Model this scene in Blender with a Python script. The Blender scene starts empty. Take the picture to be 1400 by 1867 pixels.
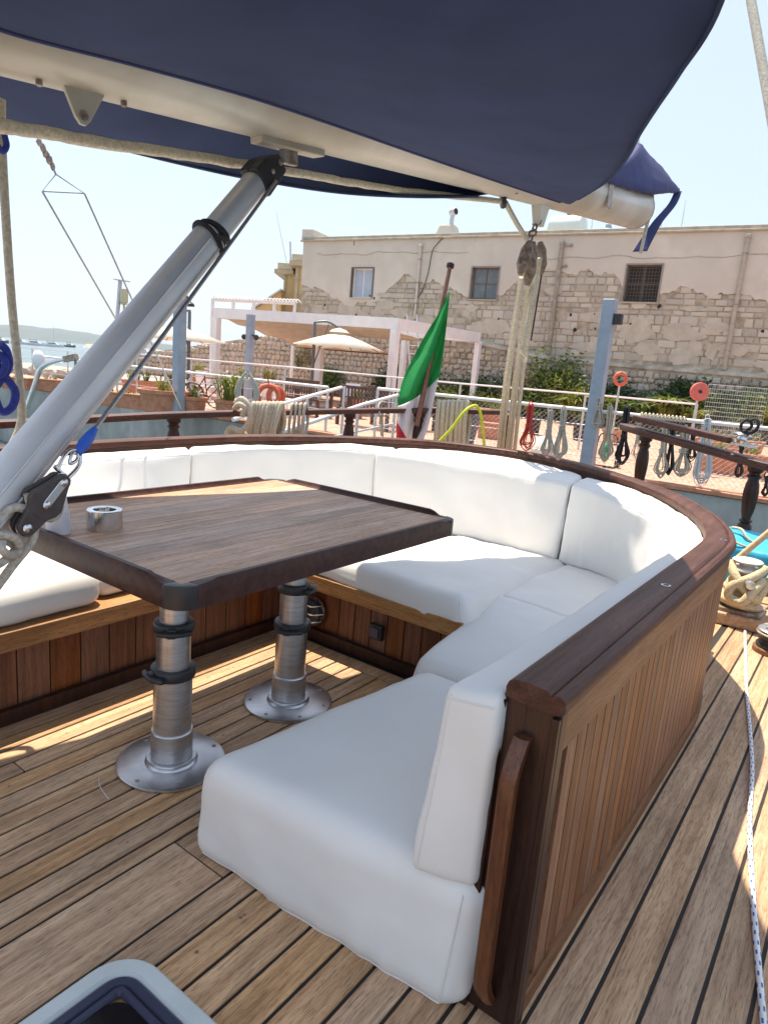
import bpy, bmesh, math, random
from mathutils import Vector as V, Matrix, noise
R = math.radians
random.seed(7)
scene = bpy.context.scene
col = scene.collection

# ------------------------------------------------------------------ camera, sky, sun, exposure
CAM_F, CAM_PITCH, CAM_ROLL, CAM_YAW, EYE = 1230.0, R(12.0), R(4.8), R(35.4), V((0, 0, 1.65))
_fw = V((-math.sin(CAM_YAW)*math.cos(CAM_PITCH), math.cos(CAM_YAW)*math.cos(CAM_PITCH), -math.sin(CAM_PITCH)))
_rt0 = V((math.cos(CAM_YAW), math.sin(CAM_YAW), 0)); _up0 = _rt0.cross(_fw)
_rt = _rt0*math.cos(CAM_ROLL) + _up0*math.sin(CAM_ROLL)
_up = -_rt0*math.sin(CAM_ROLL) + _up0*math.cos(CAM_ROLL)
cam_d = bpy.data.cameras.new('camera'); cam = bpy.data.objects.new('camera', cam_d); col.objects.link(cam)
cam_d.sensor_fit = 'HORIZONTAL'; cam_d.sensor_width = 36; cam_d.lens = CAM_F/1400*36
cam_d.clip_start = 0.02; cam_d.clip_end = 9000
m3 = Matrix((_rt, _up, -_fw)).transposed()
cam.matrix_world = Matrix.Translation(EYE) @ m3.to_4x4()
scene.camera = cam

SUN = V((-0.32, 0.16, 0.95)).normalized()
world = bpy.data.worlds.new('World'); scene.world = world; world.use_nodes = True
wn = world.node_tree; bg = wn.nodes['Background']
sky = wn.nodes.new('ShaderNodeTexSky'); sky.sky_type = 'NISHITA'; sky.sun_disc = False
sky.sun_elevation = math.asin(SUN.z); sky.sun_rotation = math.atan2(SUN.x, SUN.y)
sky.air_density = 1.0; sky.dust_density = 0.8; sky.ozone_density = 1.2; sky.altitude = 0
hazy = wn.nodes.new('ShaderNodeMixRGB'); hazy.inputs[0].default_value = 0.78; hazy.inputs[2].default_value = (1.98, 2.60, 3.85, 1)   # thin summer haze evens the whole dome out
wn.links.new(sky.outputs[0], hazy.inputs[1]); wn.links.new(hazy.outputs[0], bg.inputs[0]); bg.inputs[1].default_value = 0.115
sl = bpy.data.lights.new('sun', 'SUN'); sl.energy = 2.8; sl.angle = R(0.5); sl.color = (1.0, 0.965, 0.92)
so = bpy.data.objects.new('sun', sl); col.objects.link(so)
so.rotation_euler = SUN.to_track_quat('Z', 'Y').to_euler()
vs = scene.view_settings; vs.view_transform = 'Standard'; vs.look = 'None'; vs.exposure = 1.52; vs.gamma = 1
vs.use_curve_mapping = False
vs.use_white_balance = True; vs.white_balance_temperature = 7900; vs.white_balance_tint = 10
scene.cycles.max_bounces = 8; scene.cycles.diffuse_bounces = 5; scene.cycles.transparent_max_bounces = 12

# ------------------------------------------------------------------ survey helpers: sight lines met with real planes of the place
def _ray(x, y): return _fw*CAM_F + _rt*(x-700) - _up*(y-933.5)
def atz(x, y, z):
    d = _ray(x, y); return EYE + d*((z-EYE.z)/d.z)
def atp(x, y, p, n):
    d = _ray(x, y); n = V(n); return EYE + d*((V(p)-EYE).dot(n)/d.dot(n))
def atx(x, y, X): return atp(x, y, (X, 0, 0), (1, 0, 0))
def aty(x, y, Y): return atp(x, y, (0, Y, 0), (0, 1, 0))
def atd(x, y, D):
    h = V((_fw.x, _fw.y, 0)).normalized(); d = _ray(x, y); return EYE + d*(D/d.dot(h))

# ------------------------------------------------------------------ materials
MATS = {}
def mat(name, c1, c2=None, scale=6.0, rough=0.6, metal=0.0, bump=0.0, stretch=(1, 1, 1), detail=6, rnd=0.0, spec=0.5,
        c3=None, blot=1.0, coat=0.0, rough2=None, bscale=None, trans=0.0, rlo=0.35, rhi=0.65):
    m = bpy.data.materials.new(name); m.use_nodes = True; nt = m.node_tree; N = nt.nodes; L = nt.links
    b = N['Principled BSDF']; b.inputs['Roughness'].default_value = rough; b.inputs['Metallic'].default_value = metal
    b.inputs['Specular IOR Level'].default_value = spec; b.inputs['Coat Weight'].default_value = coat
    b.inputs['Coat Roughness'].default_value = 0.15
    if c2 is None and not bump and not rnd:
        b.inputs['Base Color'].default_value = (*c1, 1)
    else:
        tc = N.new('ShaderNodeTexCoord'); mp = N.new('ShaderNodeMapping'); mp.inputs['Scale'].default_value = stretch
        L.new(tc.outputs['Object'], mp.inputs[0])
        oi = N.new('ShaderNodeObjectInfo')
        if rnd:
            mu = N.new('ShaderNodeMath'); mu.operation = 'MULTIPLY'; mu.inputs[1].default_value = 37.0
            L.new(oi.outputs['Random'], mu.inputs[0])
            cb = N.new('ShaderNodeCombineXYZ'); L.new(mu.outputs[0], cb.inputs[0]); L.new(mu.outputs[0], cb.inputs[1]); L.new(mu.outputs[0], cb.inputs[2])
            L.new(cb.outputs[0], mp.inputs['Location'])
        nz = N.new('ShaderNodeTexNoise'); nz.inputs['Scale'].default_value = scale; nz.inputs['Detail'].default_value = detail
        nz.inputs['Roughness'].default_value = 0.6
        L.new(mp.outputs[0], nz.inputs['Vector'])
        rp = N.new('ShaderNodeValToRGB'); e = rp.color_ramp.elements
        e[0].position = rlo; e[1].position = rhi; e[0].color = (*c1, 1); e[1].color = (*(c2 or c1), 1)
        L.new(nz.outputs['Fac'], rp.inputs[0]); out = rp.outputs[0]
        if c3 is not None:
            n2 = N.new('ShaderNodeTexNoise'); n2.inputs['Scale'].default_value = blot; n2.inputs['Detail'].default_value = 5
            L.new(tc.outputs['Object'], n2.inputs['Vector'])
            r2 = N.new('ShaderNodeValToRGB'); r2.color_ramp.elements[0].position = 0.42; r2.color_ramp.elements[1].position = 0.66
            L.new(n2.outputs['Fac'], r2.inputs[0])
            mx = N.new('ShaderNodeMixRGB'); L.new(r2.outputs[0], mx.inputs[0]); L.new(out, mx.inputs[1]); mx.inputs[2].default_value = (*c3, 1); out = mx.outputs[0]
        if rnd:
            hs = N.new('ShaderNodeHueSaturation')
            mr = N.new('ShaderNodeMapRange'); mr.inputs[3].default_value = 1-rnd; mr.inputs[4].default_value = 1+rnd
            L.new(oi.outputs['Random'], mr.inputs[0]); L.new(mr.outputs[0], hs.inputs['Value'])
            wv = N.new('ShaderNodeMath'); wv.operation = 'MULTIPLY'; wv.inputs[1].default_value = 7.31; L.new(oi.outputs['Random'], wv.inputs[0])
            fr = N.new('ShaderNodeMath'); fr.operation = 'FRACT'; L.new(wv.outputs[0], fr.inputs[0])
            m2 = N.new('ShaderNodeMapRange'); m2.inputs[3].default_value = 1-rnd*1.2; m2.inputs[4].default_value = 1+rnd*0.8
            L.new(fr.outputs[0], m2.inputs[0]); L.new(m2.outputs[0], hs.inputs['Saturation'])
            L.new(out, hs.inputs['Color']); out = hs.outputs[0]
        L.new(out, b.inputs['Base Color'])
        if rough2 is not None:
            rr = N.new('ShaderNodeMapRange'); rr.inputs[3].default_value = rough; rr.inputs[4].default_value = rough2
            L.new(nz.outputs['Fac'], rr.inputs[0]); L.new(rr.outputs[0], b.inputs['Roughness'])
        if bump:
            bp = N.new('ShaderNodeBump'); bp.inputs['Strength'].default_value = min(1, bump); bp.inputs['Distance'].default_value = 0.01
            if bscale:
                n3 = N.new('ShaderNodeTexNoise'); n3.inputs['Scale'].default_value = bscale; n3.inputs['Detail'].default_value = 4
                L.new(mp.outputs[0], n3.inputs['Vector']); L.new(n3.outputs['Fac'], bp.inputs['Height'])
            else: L.new(nz.outputs['Fac'], bp.inputs['Height'])
            L.new(bp.outputs[0], b.inputs['Normal'])
    if trans:
        out = N['Material Output']; tl = N.new('ShaderNodeBsdfTranslucent'); ms = N.new('ShaderNodeMixShader'); ms.inputs[0].default_value = trans
        src = b.inputs['Base Color'].links
        if src: L.new(src[0].from_socket, tl.inputs[0])
        else: tl.inputs[0].default_value = (*c1, 1)
        L.new(b.outputs[0], ms.inputs[1]); L.new(tl.outputs[0], ms.inputs[2]); L.new(ms.outputs[0], out.inputs[0])
    MATS[name] = m; return m

def wood(name, dark, mid, light, axis='y', rough=.6, rnd=.08, bump=.3, coat=0.0, fine=1.0, spec=.4):
    m = bpy.data.materials.new(name); m.use_nodes = True; nt = m.node_tree; N = nt.nodes; L = nt.links; b = N['Principled BSDF']
    b.inputs['Roughness'].default_value = rough; b.inputs['Coat Weight'].default_value = coat; b.inputs['Coat Roughness'].default_value = .2; b.inputs['Specular IOR Level'].default_value = spec
    tc = N.new('ShaderNodeTexCoord'); oi = N.new('ShaderNodeObjectInfo'); mu = N.new('ShaderNodeMath'); mu.operation = 'MULTIPLY'; mu.inputs[1].default_value = 53.0; L.new(oi.outputs['Random'], mu.inputs[0])
    cb = N.new('ShaderNodeCombineXYZ'); [L.new(mu.outputs[0], cb.inputs[q]) for q in range(3)]
    def nz(lat, lon, detail, dist=0.0):
        mp = N.new('ShaderNodeMapping'); sc = {'x': (lon, lat, lat), 'y': (lat, lon, lat), 'z': (lat, lat, lon)}[axis]; mp.inputs['Scale'].default_value = sc
        L.new(tc.outputs['Object'], mp.inputs[0]); L.new(cb.outputs[0], mp.inputs['Location']); t = N.new('ShaderNodeTexNoise'); t.inputs['Scale'].default_value = 1; t.inputs['Detail'].default_value = detail; t.inputs['Distortion'].default_value = dist
        L.new(mp.outputs[0], t.inputs['Vector']); return t.outputs['Fac']
    def ramp(src, stops):
        r = N.new('ShaderNodeValToRGB'); e = r.color_ramp.elements
        while len(e) < len(stops): e.new(.5)
        for q, (p, c) in enumerate(stops): e[q].position = p; e[q].color = (*c, 1)
        L.new(src, r.inputs[0]); return r.outputs[0]
    base = ramp(nz(34*fine, 1.6*fine, 4, .6), [(.33, mid), (.68, light)])
    rings = ramp(nz(150*fine, 7*fine, 5, .3), [(.36, (.42, .42, .42)), (.50, (1, 1, 1))])
    pores = ramp(nz(330*fine, 26*fine, 3), [(.34, dark), (.47, (1, 1, 1))])
    blot = ramp(nz(2.2, 1.6, 5), [(.35, (.80, .78, .76)), (.65, (1.12, 1.1, 1.07))])
    def mul(a, c, f=1.0):
        x = N.new('ShaderNodeMixRGB'); x.blend_type = 'MULTIPLY'; x.inputs[0].default_value = f; L.new(a, x.inputs[1]); L.new(c, x.inputs[2]); return x.outputs[0]
    o = mul(mul(mul(base, rings, .50), pores, .62), blot)
    hs = N.new('ShaderNodeHueSaturation'); mr = N.new('ShaderNodeMapRange'); mr.inputs[3].default_value = 1-rnd; mr.inputs[4].default_value = 1+rnd; L.new(oi.outputs['Random'], mr.inputs[0]); L.new(mr.outputs[0], hs.inputs['Value'])
    w = N.new('ShaderNodeMath'); w.operation = 'MULTIPLY'; w.inputs[1].default_value = 7.31; L.new(oi.outputs['Random'], w.inputs[0]); fr = N.new('ShaderNodeMath'); fr.operation = 'FRACT'; L.new(w.outputs[0], fr.inputs[0])
    m2 = N.new('ShaderNodeMapRange'); m2.inputs[3].default_value = 1-rnd*1.3; m2.inputs[4].default_value = 1+rnd*.7; L.new(fr.outputs[0], m2.inputs[0]); L.new(m2.outputs[0], hs.inputs['Saturation'])
    L.new(o, hs.inputs['Color']); L.new(hs.outputs[0], b.inputs['Base Color'])
    bp = N.new('ShaderNodeBump'); bp.inputs['Strength'].default_value = bump; bp.inputs['Distance'].default_value = .0015; L.new(rings, bp.inputs['Height']); L.new(bp.outputs[0], b.inputs['Normal'])
    MATS[name] = m; return m
teak = wood('weathered_teak', (.36, .28, .22), (.47, .262, .138), (.70, .44, .25), rough=.62, rnd=.10)
teak_out = wood('sunbleached_teak', (.38, .31, .26), (.45, .27, .16), (.65, .44, .275), rough=.66, rnd=.09)
caulk = mat('deck_caulk', (.022, .018, .016), rough=.7)
table_wood = wood('table_teak', (.5, .42, .38), (.56, .345, .235), (.80, .53, .385), rough=.5, rnd=.15, bump=.1, fine=1.2, spec=.15)
mahog = wood('dark_mahogany', (.4, .3, .28), (.028, .010, .007), (.060, .021, .013), axis='z', rough=.4, coat=.12, bump=.1, spec=.3)
mahog_y = wood('mahogany_cap_rail', (.4, .33, .3), (.075, .027, .018), (.135, .055, .037), rough=.48, bump=.2, coat=.05, spec=.25)
mahog_x = wood('mahogany_rail', (.5, .4, .4), (.070, .026, .019), (.13, .052, .038), axis='x', rough=.45, coat=.1, bump=.1)
slatwood = wood('slat_teak', (.4, .3, .25), (.20, .080, .036), (.33, .150, .072), axis='z', rough=.5, rnd=.11, bump=.25)
framewood = wood('frame_teak', (.4, .3, .25), (.20, .088, .042), (.33, .160, .082), rough=.48, rnd=.06, bump=.2)
kickwood = wood('kick_mahogany', (.4, .3, .25), (.13, .042, .018), (.24, .088, .038), axis='z', rough=.45, rnd=.13, bump=.1)
lipwood = wood('seat_lip_teak', (.4, .3, .2), (.34, .155, .055), (.52, .27, .11), rough=.42, rnd=.04, bump=.15)
lipwood_x = wood('seat_lip_teak_cross', (.4, .3, .2), (.34, .155, .055), (.52, .27, .11), axis='x', rough=.42, rnd=.04, bump=.15)
vinyl = mat('white_vinyl', (.76, .75, .725), (.82, .81, .78), 1.6, .48, bump=.06, bscale=240, spec=.4)
piping = mat('vinyl_piping', (.74, .73, .70), rough=.5)
alu = mat('brushed_aluminium', (.50, .50, .51), (.68, .68, .69), 9, .30, metal=1, bump=.03, stretch=(1, 1, 12), rough2=.42)
alu_strut = mat('anodised_strut', (.62, .62, .62), (.70, .70, .70), 3, .5, metal=.45, bump=.02, rough2=.5)
chrome = mat('polished_steel', (.72, .72, .72), (.6, .6, .6), 12, .14, metal=1, rough2=.3)
worn_steel = mat('stained_steel', (.20, .13, .09), (.46, .40, .36), 22, .42, metal=.35)
rusty = mat('rusty_iron', (.10, .055, .035), (.30, .22, .17), 26, .7, metal=.1, bump=.4)
blackp = mat('black_plastic', (.018, .018, .02), (.03, .03, .032), 40, .45)
blockp = mat('brown_block_plastic', (.055, .042, .042), (.075, .058, .056), 30, .42)
cream = mat('cream_paint', (.60, .57, .50), (.70, .67, .60), 2.2, .38, bump=.02, c3=(.42, .37, .29), blot=1.3, coat=.2)
navy = mat('navy_canvas', (.042, .064, .142), (.056, .084, .185), 3.0, .85, bump=.12, bscale=420, c3=(.055, .078, .165), blot=2.2, trans=.38)
navy2 = mat('navy_cover_canvas', (.030, .042, .14), (.044, .062, .19), 4.0, .8, bump=.12, bscale=300, trans=.15)
rope_w = mat('cream_rope', (.42, .37, .28), (.62, .56, .45), 60, .85, bump=.6, bscale=90)
rope_g = mat('grey_rope', (.34, .31, .26), (.60, .55, .47), 60, .85, bump=.6, bscale=90)
rope_b = mat('black_rope', (.015, .015, .017), (.035, .035, .038), 60, .8, bump=.4, bscale=90)
rope_r = mat('red_rope', (.42, .03, .03), (.60, .08, .06), 60, .8, bump=.4, bscale=90)
rope_gn = mat('green_rope', (.03, .22, .12), (.06, .34, .18), 60, .8, bump=.4, bscale=90)
rope_bl = mat('blue_rope', (.010, .025, .20), (.02, .045, .32), 60, .75, bump=.5, bscale=90)
hose_y = mat('yellow_green_hose', (.48, .60, .03), (.58, .70, .06), 10, .45)
blue_tape = mat('blue_tape', (.01, .10, .50), (.02, .14, .60), 20, .5)
white_pl = mat('white_plastic', (.78, .78, .78), (.82, .82, .82), 10, .35)
cup_m = mat('cup_plastic', (.76, .76, .80), (.80, .80, .84), 20, .35, trans=.15)
tarp = mat('turquoise_tarp', (.0, .36, .58), (.01, .45, .68), 4, .45, bump=.1)
grey_paint = mat('grey_steel_paint', (.27, .32, .38), (.33, .385, .45), 6, .5, bump=.05)
galv = mat('galvanised_steel', (.50, .51, .52), (.64, .65, .66), 12, .42, metal=.6)
white_paint = mat('white_beam_paint', (.74, .73, .72), (.82, .81, .80), 3, .55, bump=.04)
canvas_w = mat('umbrella_canvas', (.78, .74, .66), (.84, .80, .73), 5, .8, trans=.4)
canvas_b = mat('pergola_canvas', (.46, .43, .37), (.56, .52, .45), 4, .85, trans=.22)
terracotta = mat('terracotta_pot', (.42, .16, .085), (.56, .25, .15), 9, .8, bump=.15)
quaywall = mat('stained_quay_concrete', (.30, .305, .29), (.42, .425, .405), 3.5, .85, bump=.4, c3=(.24, .25, .235), blot=.7, stretch=(1, 1, .5))
plaster = mat('peeling_plaster', (.57, .515, .43), (.66, .61, .52), 1.1, .9, bump=.25, c3=(.56, .51, .43), blot=.35, bscale=9)
stone = mat('ashlar_stone', (.42, .36, .275), (.58, .51, .41), 9, .92, bump=.7, rnd=.16, c3=(.50, .46, .39), blot=3)
rubble = mat('rubble_stone', (.33, .27, .20), (.54, .46, .36), 8, .92, bump=.7, rnd=.22, c3=(.42, .38, .32), blot=2.6)
mortar = mat('old_mortar', (.40, .35, .27), (.54, .48, .385), 5, .95, bump=.9, c3=(.27, .22, .15), blot=2.6)
yellow_pl = mat('yellow_plaster', (.60, .45, .22), (.70, .55, .30), 1.5, .85, bump=.15)
dark_in = mat('dark_interior', (.03, .022, .018), rough=.8)
win_glass = mat('dusty_glass', (.10, .12, .13), (.16, .18, .19), 3, .18, spec=.6)
bluegrey_win = mat('pale_shutter', (.40, .46, .53), (.46, .52, .60), 3, .5)
win_frame = mat('window_frame_paint', (.10, .085, .07), (.17, .14, .11), 20, .7)
brown_wood = mat('bench_wood', (.055, .025, .018), (.12, .06, .042), 14, .6, bump=.2)
orange = mat('lifebuoy_orange', (.62, .10, .04), (.72, .15, .07), 12, .6)
coral = mat('coral_disc', (.62, .12, .09), (.72, .17, .13), 10, .6)
soil = mat('planting_soil', (.11, .08, .05), (.20, .15, .10), 8, .95, bump=.8)
leaf1 = mat('leaf_green', (.07, .13, .03), (.16, .23, .06), 3, .55, trans=.3)
leaf2 = mat('leaf_yellow_green', (.13, .17, .03), (.26, .28, .06), 3, .55, trans=.3)
leaf3 = mat('leaf_dark', (.03, .065, .018), (.07, .12, .034), 3, .55, trans=.3)
leaf4 = mat('leaf_dry', (.18, .14, .06), (.30, .24, .10), 3, .6, trans=.25)
stem_m = mat('plant_stem', (.12, .09, .05), (.2, .15, .09), 10, .8)
flag_g = mat('flag_green', (.0, .33, .08), (.0, .42, .11), 6, .7, trans=.4)
flag_w = mat('flag_white', (.78, .74, .76), (.82, .79, .80), 6, .7, trans=.4)
flag_r = mat('flag_red', (.55, .01, .03), (.66, .02, .05), 6, .7, trans=.4)
hatch_frame = mat('hatch_frame_grey', (.55, .59, .575), (.62, .655, .64), 7, .45)
hatch_seal = mat('hatch_seal', (.045, .05, .085), rough=.35)
acrylic = mat('smoked_acrylic', (.012, .011, .013), rough=.12, spec=.7)
boat_white = mat('gelcoat_white', (.78, .79, .80), rough=.3)
boat_dark = mat('boat_dark_trim', (.05, .07, .08), rough=.4)
hill_m = mat('hill_scrub', (.05, .075, .07), (.09, .11, .09), .02, .95)
rock_m = mat('breakwater_rock', (.30, .27, .23), (.46, .42, .36), .6, .95, bump=.5)
jetty_m = mat('jetty_concrete', (.26, .25, .22), (.40, .38, .34), 2, .9, bump=.4)
wire_m = mat('stainless_wire', (.30, .30, .30), (.42, .42, .42), 60, .4, metal=.8)
net_m = mat('net_cord', (.55, .55, .53), rough=.8)

# terracotta paving: brick pattern is far away and very foreshortened
tile_m = mat('terracotta_paving', (.50, .28, .20), (.62, .37, .28), 2.5, .8, bump=.2, c3=(.56, .32, .24), blot=.5)
def add_tiles(m):
    nt = m.node_tree; N = nt.nodes; L = nt.links; b = N['Principled BSDF']
    src = b.inputs['Base Color'].links[0].from_socket
    tc = N.new('ShaderNodeTexCoord'); br = N.new('ShaderNodeTexBrick'); L.new(tc.outputs['Object'], br.inputs['Vector'])
    br.inputs['Scale'].default_value = 1; br.inputs['Brick Width'].default_value = .32; br.inputs['Row Height'].default_value = .32
    br.inputs['Mortar Size'].default_value = .014; br.inputs['Color1'].default_value = (1, 1, 1, 1); br.inputs['Color2'].default_value = (.86, .84, .82, 1)
    br.inputs['Mortar'].default_value = (.62, .60, .58, 1)
    mx = N.new('ShaderNodeMixRGB'); mx.blend_type = 'MULTIPLY'; mx.inputs[0].default_value = 1
    L.new(src, mx.inputs[1]); L.new(br.outputs[0], mx.inputs[2]); L.new(mx.outputs[0], b.inputs['Base Color'])
add_tiles(tile_m)
# sea: rough glossy dielectric
water_m = bpy.data.materials.new('sea_water'); water_m.use_nodes = True
def _water(nt):
    N = nt.nodes; L = nt.links; b = N['Principled BSDF']; b.inputs['Base Color'].default_value = (.07, .13, .14, 1); b.inputs['Roughness'].default_value = .2
    tc = N.new('ShaderNodeTexCoord'); nz = N.new('ShaderNodeTexNoise'); nz.inputs['Scale'].default_value = .8; nz.inputs['Detail'].default_value = 6
    L.new(tc.outputs['Object'], nz.inputs['Vector']); bp = N.new('ShaderNodeBump'); bp.inputs['Strength'].default_value = .5; bp.inputs['Distance'].default_value = .25
    L.new(nz.outputs['Fac'], bp.inputs['Height']); L.new(bp.outputs[0], b.inputs['Normal'])
_water(water_m.node_tree)
# white rope with blue flecks
fleck = bpy.data.materials.new('blue_flecked_rope'); fleck.use_nodes = True
def _fleck(nt):
    N = nt.nodes; L = nt.links; b = N['Principled BSDF']; b.inputs['Roughness'].default_value = .75
    tc = N.new('ShaderNodeTexCoord'); ch = N.new('ShaderNodeTexBrick'); L.new(tc.outputs['UV'], ch.inputs['Vector'])
    ch.inputs['Scale'].default_value = 1; ch.inputs['Brick Width'].default_value = .25; ch.inputs['Row Height'].default_value = .045
    ch.inputs['Mortar Size'].default_value = .0; ch.inputs['Color1'].default_value = (.78, .79, .80, 1); ch.inputs['Color2'].default_value = (.70, .72, .74, 1)
    mth = N.new('ShaderNodeSeparateXYZ'); L.new(tc.outputs['UV'], mth.inputs[0])
    def mm(op, a, v=None):
        n = N.new('ShaderNodeMath'); n.operation = op
        L.new(a, n.inputs[0])
        if v is not None:
            if isinstance(v, float): n.inputs[1].default_value = v
            else: L.new(v, n.inputs[1])
        return n.outputs[0]
    row = mm('MULTIPLY', mth.outputs[1], 1/.042); fr = mm('FRACT', row); inrow = mm('LESS_THAN', fr, .42)
    fl = mm('FLOOR', row); half = mm('MULTIPLY', fl, .125); uu = mm('ADD', mth.outputs[0], half); u4 = mm('MULTIPLY', uu, 4.0); uf = mm('FRACT', u4); inu = mm('LESS_THAN', uf, .4)
    f = mm('MULTIPLY', inrow, inu)
    mx = N.new('ShaderNodeMixRGB'); L.new(f, mx.inputs[0]); L.new(ch.outputs[0], mx.inputs[1]); mx.inputs[2].default_value = (.03, .12, .36, 1)
    L.new(mx.outputs[0], b.inputs['Base Color'])
_fleck(fleck.node_tree)

# ------------------------------------------------------------------ mesh builder
class MB:
    def __init__(s): s.v = []; s.f = []; s.uv = None
    def quadbox(s, c):       # 8 corners: bottom 4 ccw, top 4 ccw
        i = len(s.v); s.v += [V(p) for p in c]
        s.f += [(i, i+3, i+2, i+1), (i+4, i+5, i+6, i+7), (i, i+1, i+5, i+4), (i+1, i+2, i+6, i+5), (i+2, i+3, i+7, i+6), (i+3, i, i+4, i+7)]
        return s
    def box(s, x0, x1, y0, y1, z0, z1):
        return s.quadbox([(x0, y0, z0), (x1, y0, z0), (x1, y1, z0), (x0, y1, z0), (x0, y0, z1), (x1, y0, z1), (x1, y1, z1), (x0, y1, z1)])
    def beam(s, a, b, w, h, up=(0, 0, 1)):
        a = V(a); b = V(b); d = (b-a).normalized(); sd = d.cross(V(up))
        if sd.length < 1e-4: sd = d.cross(V((0, 1, 0)))
        sd = sd.normalized()*w/2; u = sd.cross(d).normalized()*h/2
        return s.quadbox([a-sd-u, a+sd-u, b+sd-u, b-sd-u, a-sd+u, a+sd+u, b+sd+u, b-sd+u])
    def tube(s, pts, r, n=8, cap=True, closed=False):
        pts = [V(p) for p in pts]; k = len(pts); base = len(s.v)
        rr = r if isinstance(r, (list, tuple)) else [r]*k
        t0 = (pts[1]-pts[0]).normalized(); ref = V((0, 0, 1)) if abs(t0.z) < .9 else V((1, 0, 0))
        nrm = t0.cross(ref).normalized()
        for j in range(k):
            if closed: t = pts[(j+1) % k]-pts[j-1]
            else: t = pts[min(j+1, k-1)]-pts[max(j-1, 0)]
            t = t.normalized() if t.length > 1e-9 else t0
            nrm = nrm - t*nrm.dot(t)
            nrm = nrm.normalized() if nrm.length > 1e-6 else t.orthogonal().normalized()
            bn = t.cross(nrm)
            for q in range(n):
                a = 2*math.pi*q/n; s.v.append(pts[j]+(nrm*math.cos(a)+bn*math.sin(a))*rr[j])
        m = k if closed else k-1
        for j in range(m):
            for q in range(n):
                a = base+j*n+q; b = base+j*n+(q+1) % n; c = base+((j+1) % k)*n+(q+1) % n; d = base+((j+1) % k)*n+q
                s.f.append((a, b, c, d))
        if cap and not closed:
            s.f.append(tuple(base+q for q in range(n))[::-1]); s.f.append(tuple(base+(k-1)*n+q for q in range(n)))
        return s
    def lathe(s, prof, o=(0, 0, 0), n=24, ax=(0, 0, 1)):
        o = V(o); ax = V(ax).normalized(); e1 = ax.orthogonal().normalized() if abs(ax.z) < .999 else V((1, 0, 0)); e2 = ax.cross(e1)
        base = len(s.v); k = len(prof)
        for r, h in prof:
            for q in range(n):
                a = 2*math.pi*q/n; s.v.append(o+ax*h+(e1*math.cos(a)+e2*math.sin(a))*r)
        for j in range(k-1):
            for q in range(n):
                s.f.append((base+j*n+q, base+j*n+(q+1) % n, base+(j+1)*n+(q+1) % n, base+(j+1)*n+q))
        if prof[0][0] > 1e-6: s.f.append(tuple(base+q for q in range(n))[::-1])
        if prof[-1][0] > 1e-6: s.f.append(tuple(base+(k-1)*n+q for q in range(n)))
        return s
    def prism(s, poly, z0, z1):
        n = len(poly); b = len(s.v); s.v += [V((p[0], p[1], z0)) for p in poly]+[V((p[0], p[1], z1)) for p in poly]
        s.f.append(tuple(range(b, b+n))[::-1]); s.f.append(tuple(range(b+n, b+2*n)))
        for i in range(n): j = (i+1) % n; s.f.append((b+i, b+j, b+n+j, b+n+i))
        return s
    def loft(s, secs, closed=True, cap=True):
        n = len(secs[0]); b = len(s.v)
        for c in secs: s.v += [V(p) for p in c]
        m = n if closed else n-1
        for j in range(len(secs)-1):
            for q in range(m):
                s.f.append((b+j*n+q, b+j*n+(q+1) % n, b+(j+1)*n+(q+1) % n, b+(j+1)*n+q))
        if cap and closed:
            s.f.append(tuple(range(b, b+n))[::-1]); s.f.append(tuple(range(b+(len(secs)-1)*n, b+len(secs)*n)))
        return s
    def face(s, *p):
        b = len(s.v); s.v += [V(q) for q in p]; s.f.append(tuple(range(b, b+len(p)))); return s
    def blob(s, c, r, n=6, m=4, sq=(1, 1, 1), jit=0):
        prof = []
        c = V(c); b = len(s.v)
        for j in range(m+1):
            th = math.pi*j/m
            for q in range(n):
                a = 2*math.pi*q/n; k = 1+random.uniform(-jit, jit)
                s.v.append(c+V((math.sin(th)*math.cos(a)*sq[0], math.sin(th)*math.sin(a)*sq[1], math.cos(th)*sq[2]))*r*k)
        for j in range(m):
            for q in range(n):
                s.f.append((b+j*n+q, b+(j+1)*n+q, b+(j+1)*n+(q+1) % n, b+j*n+(q+1) % n))
        return s

def tag(o, label=None, cat=None, group=None, kind=None):
    if label: o['label'] = label
    if cat: o['category'] = cat
    if group: o['group'] = group
    if kind: o['kind'] = kind
    return o
def build(name, mb, m, parent=None, smooth=None, bevel=0, bseg=2, local=False, loc=None, solid=0):
    bm = bmesh.new(); vv = [bm.verts.new(p) for p in mb.v]
    for f in mb.f:
        try: bm.faces.new([vv[i] for i in f])
        except ValueError: pass
    bmesh.ops.remove_doubles(bm, verts=bm.verts, dist=1e-5)
    bmesh.ops.recalc_face_normals(bm, faces=bm.faces) if not solid == -1 else None
    if bevel:
        es = [e for e in bm.edges if len(e.link_faces) == 2 and e.calc_face_angle(0) > .5]
        bmesh.ops.bevel(bm, geom=es, offset=bevel, segments=bseg, profile=.6, affect='EDGES', clamp_overlap=True)
    me = bpy.data.meshes.new(name); bm.to_mesh(me); bm.free(); me.materials.append(m)
    if smooth is not None:
        me.shade_smooth(); me.set_sharp_from_angle(angle=R(smooth))
    o = bpy.data.objects.new(name, me); col.objects.link(o)
    if loc is not None: o.location = loc
    if parent is not None:
        o.parent = parent
        if not local: o.matrix_parent_inverse = pmat(parent).inverted()
    return o
def pmat(p):
    m = p.matrix_basis.copy()
    return m if p.parent is None else (pmat(p.parent) @ p.matrix_parent_inverse @ m)
def thing(name, label, cat, loc=(0, 0, 0), rz=0, group=None):
    o = bpy.data.objects.new(name, None); o.empty_display_size = .2; col.objects.link(o); o.location = loc; o.rotation_euler = (0, 0, rz)
    return tag(o, label, cat, group)
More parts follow.
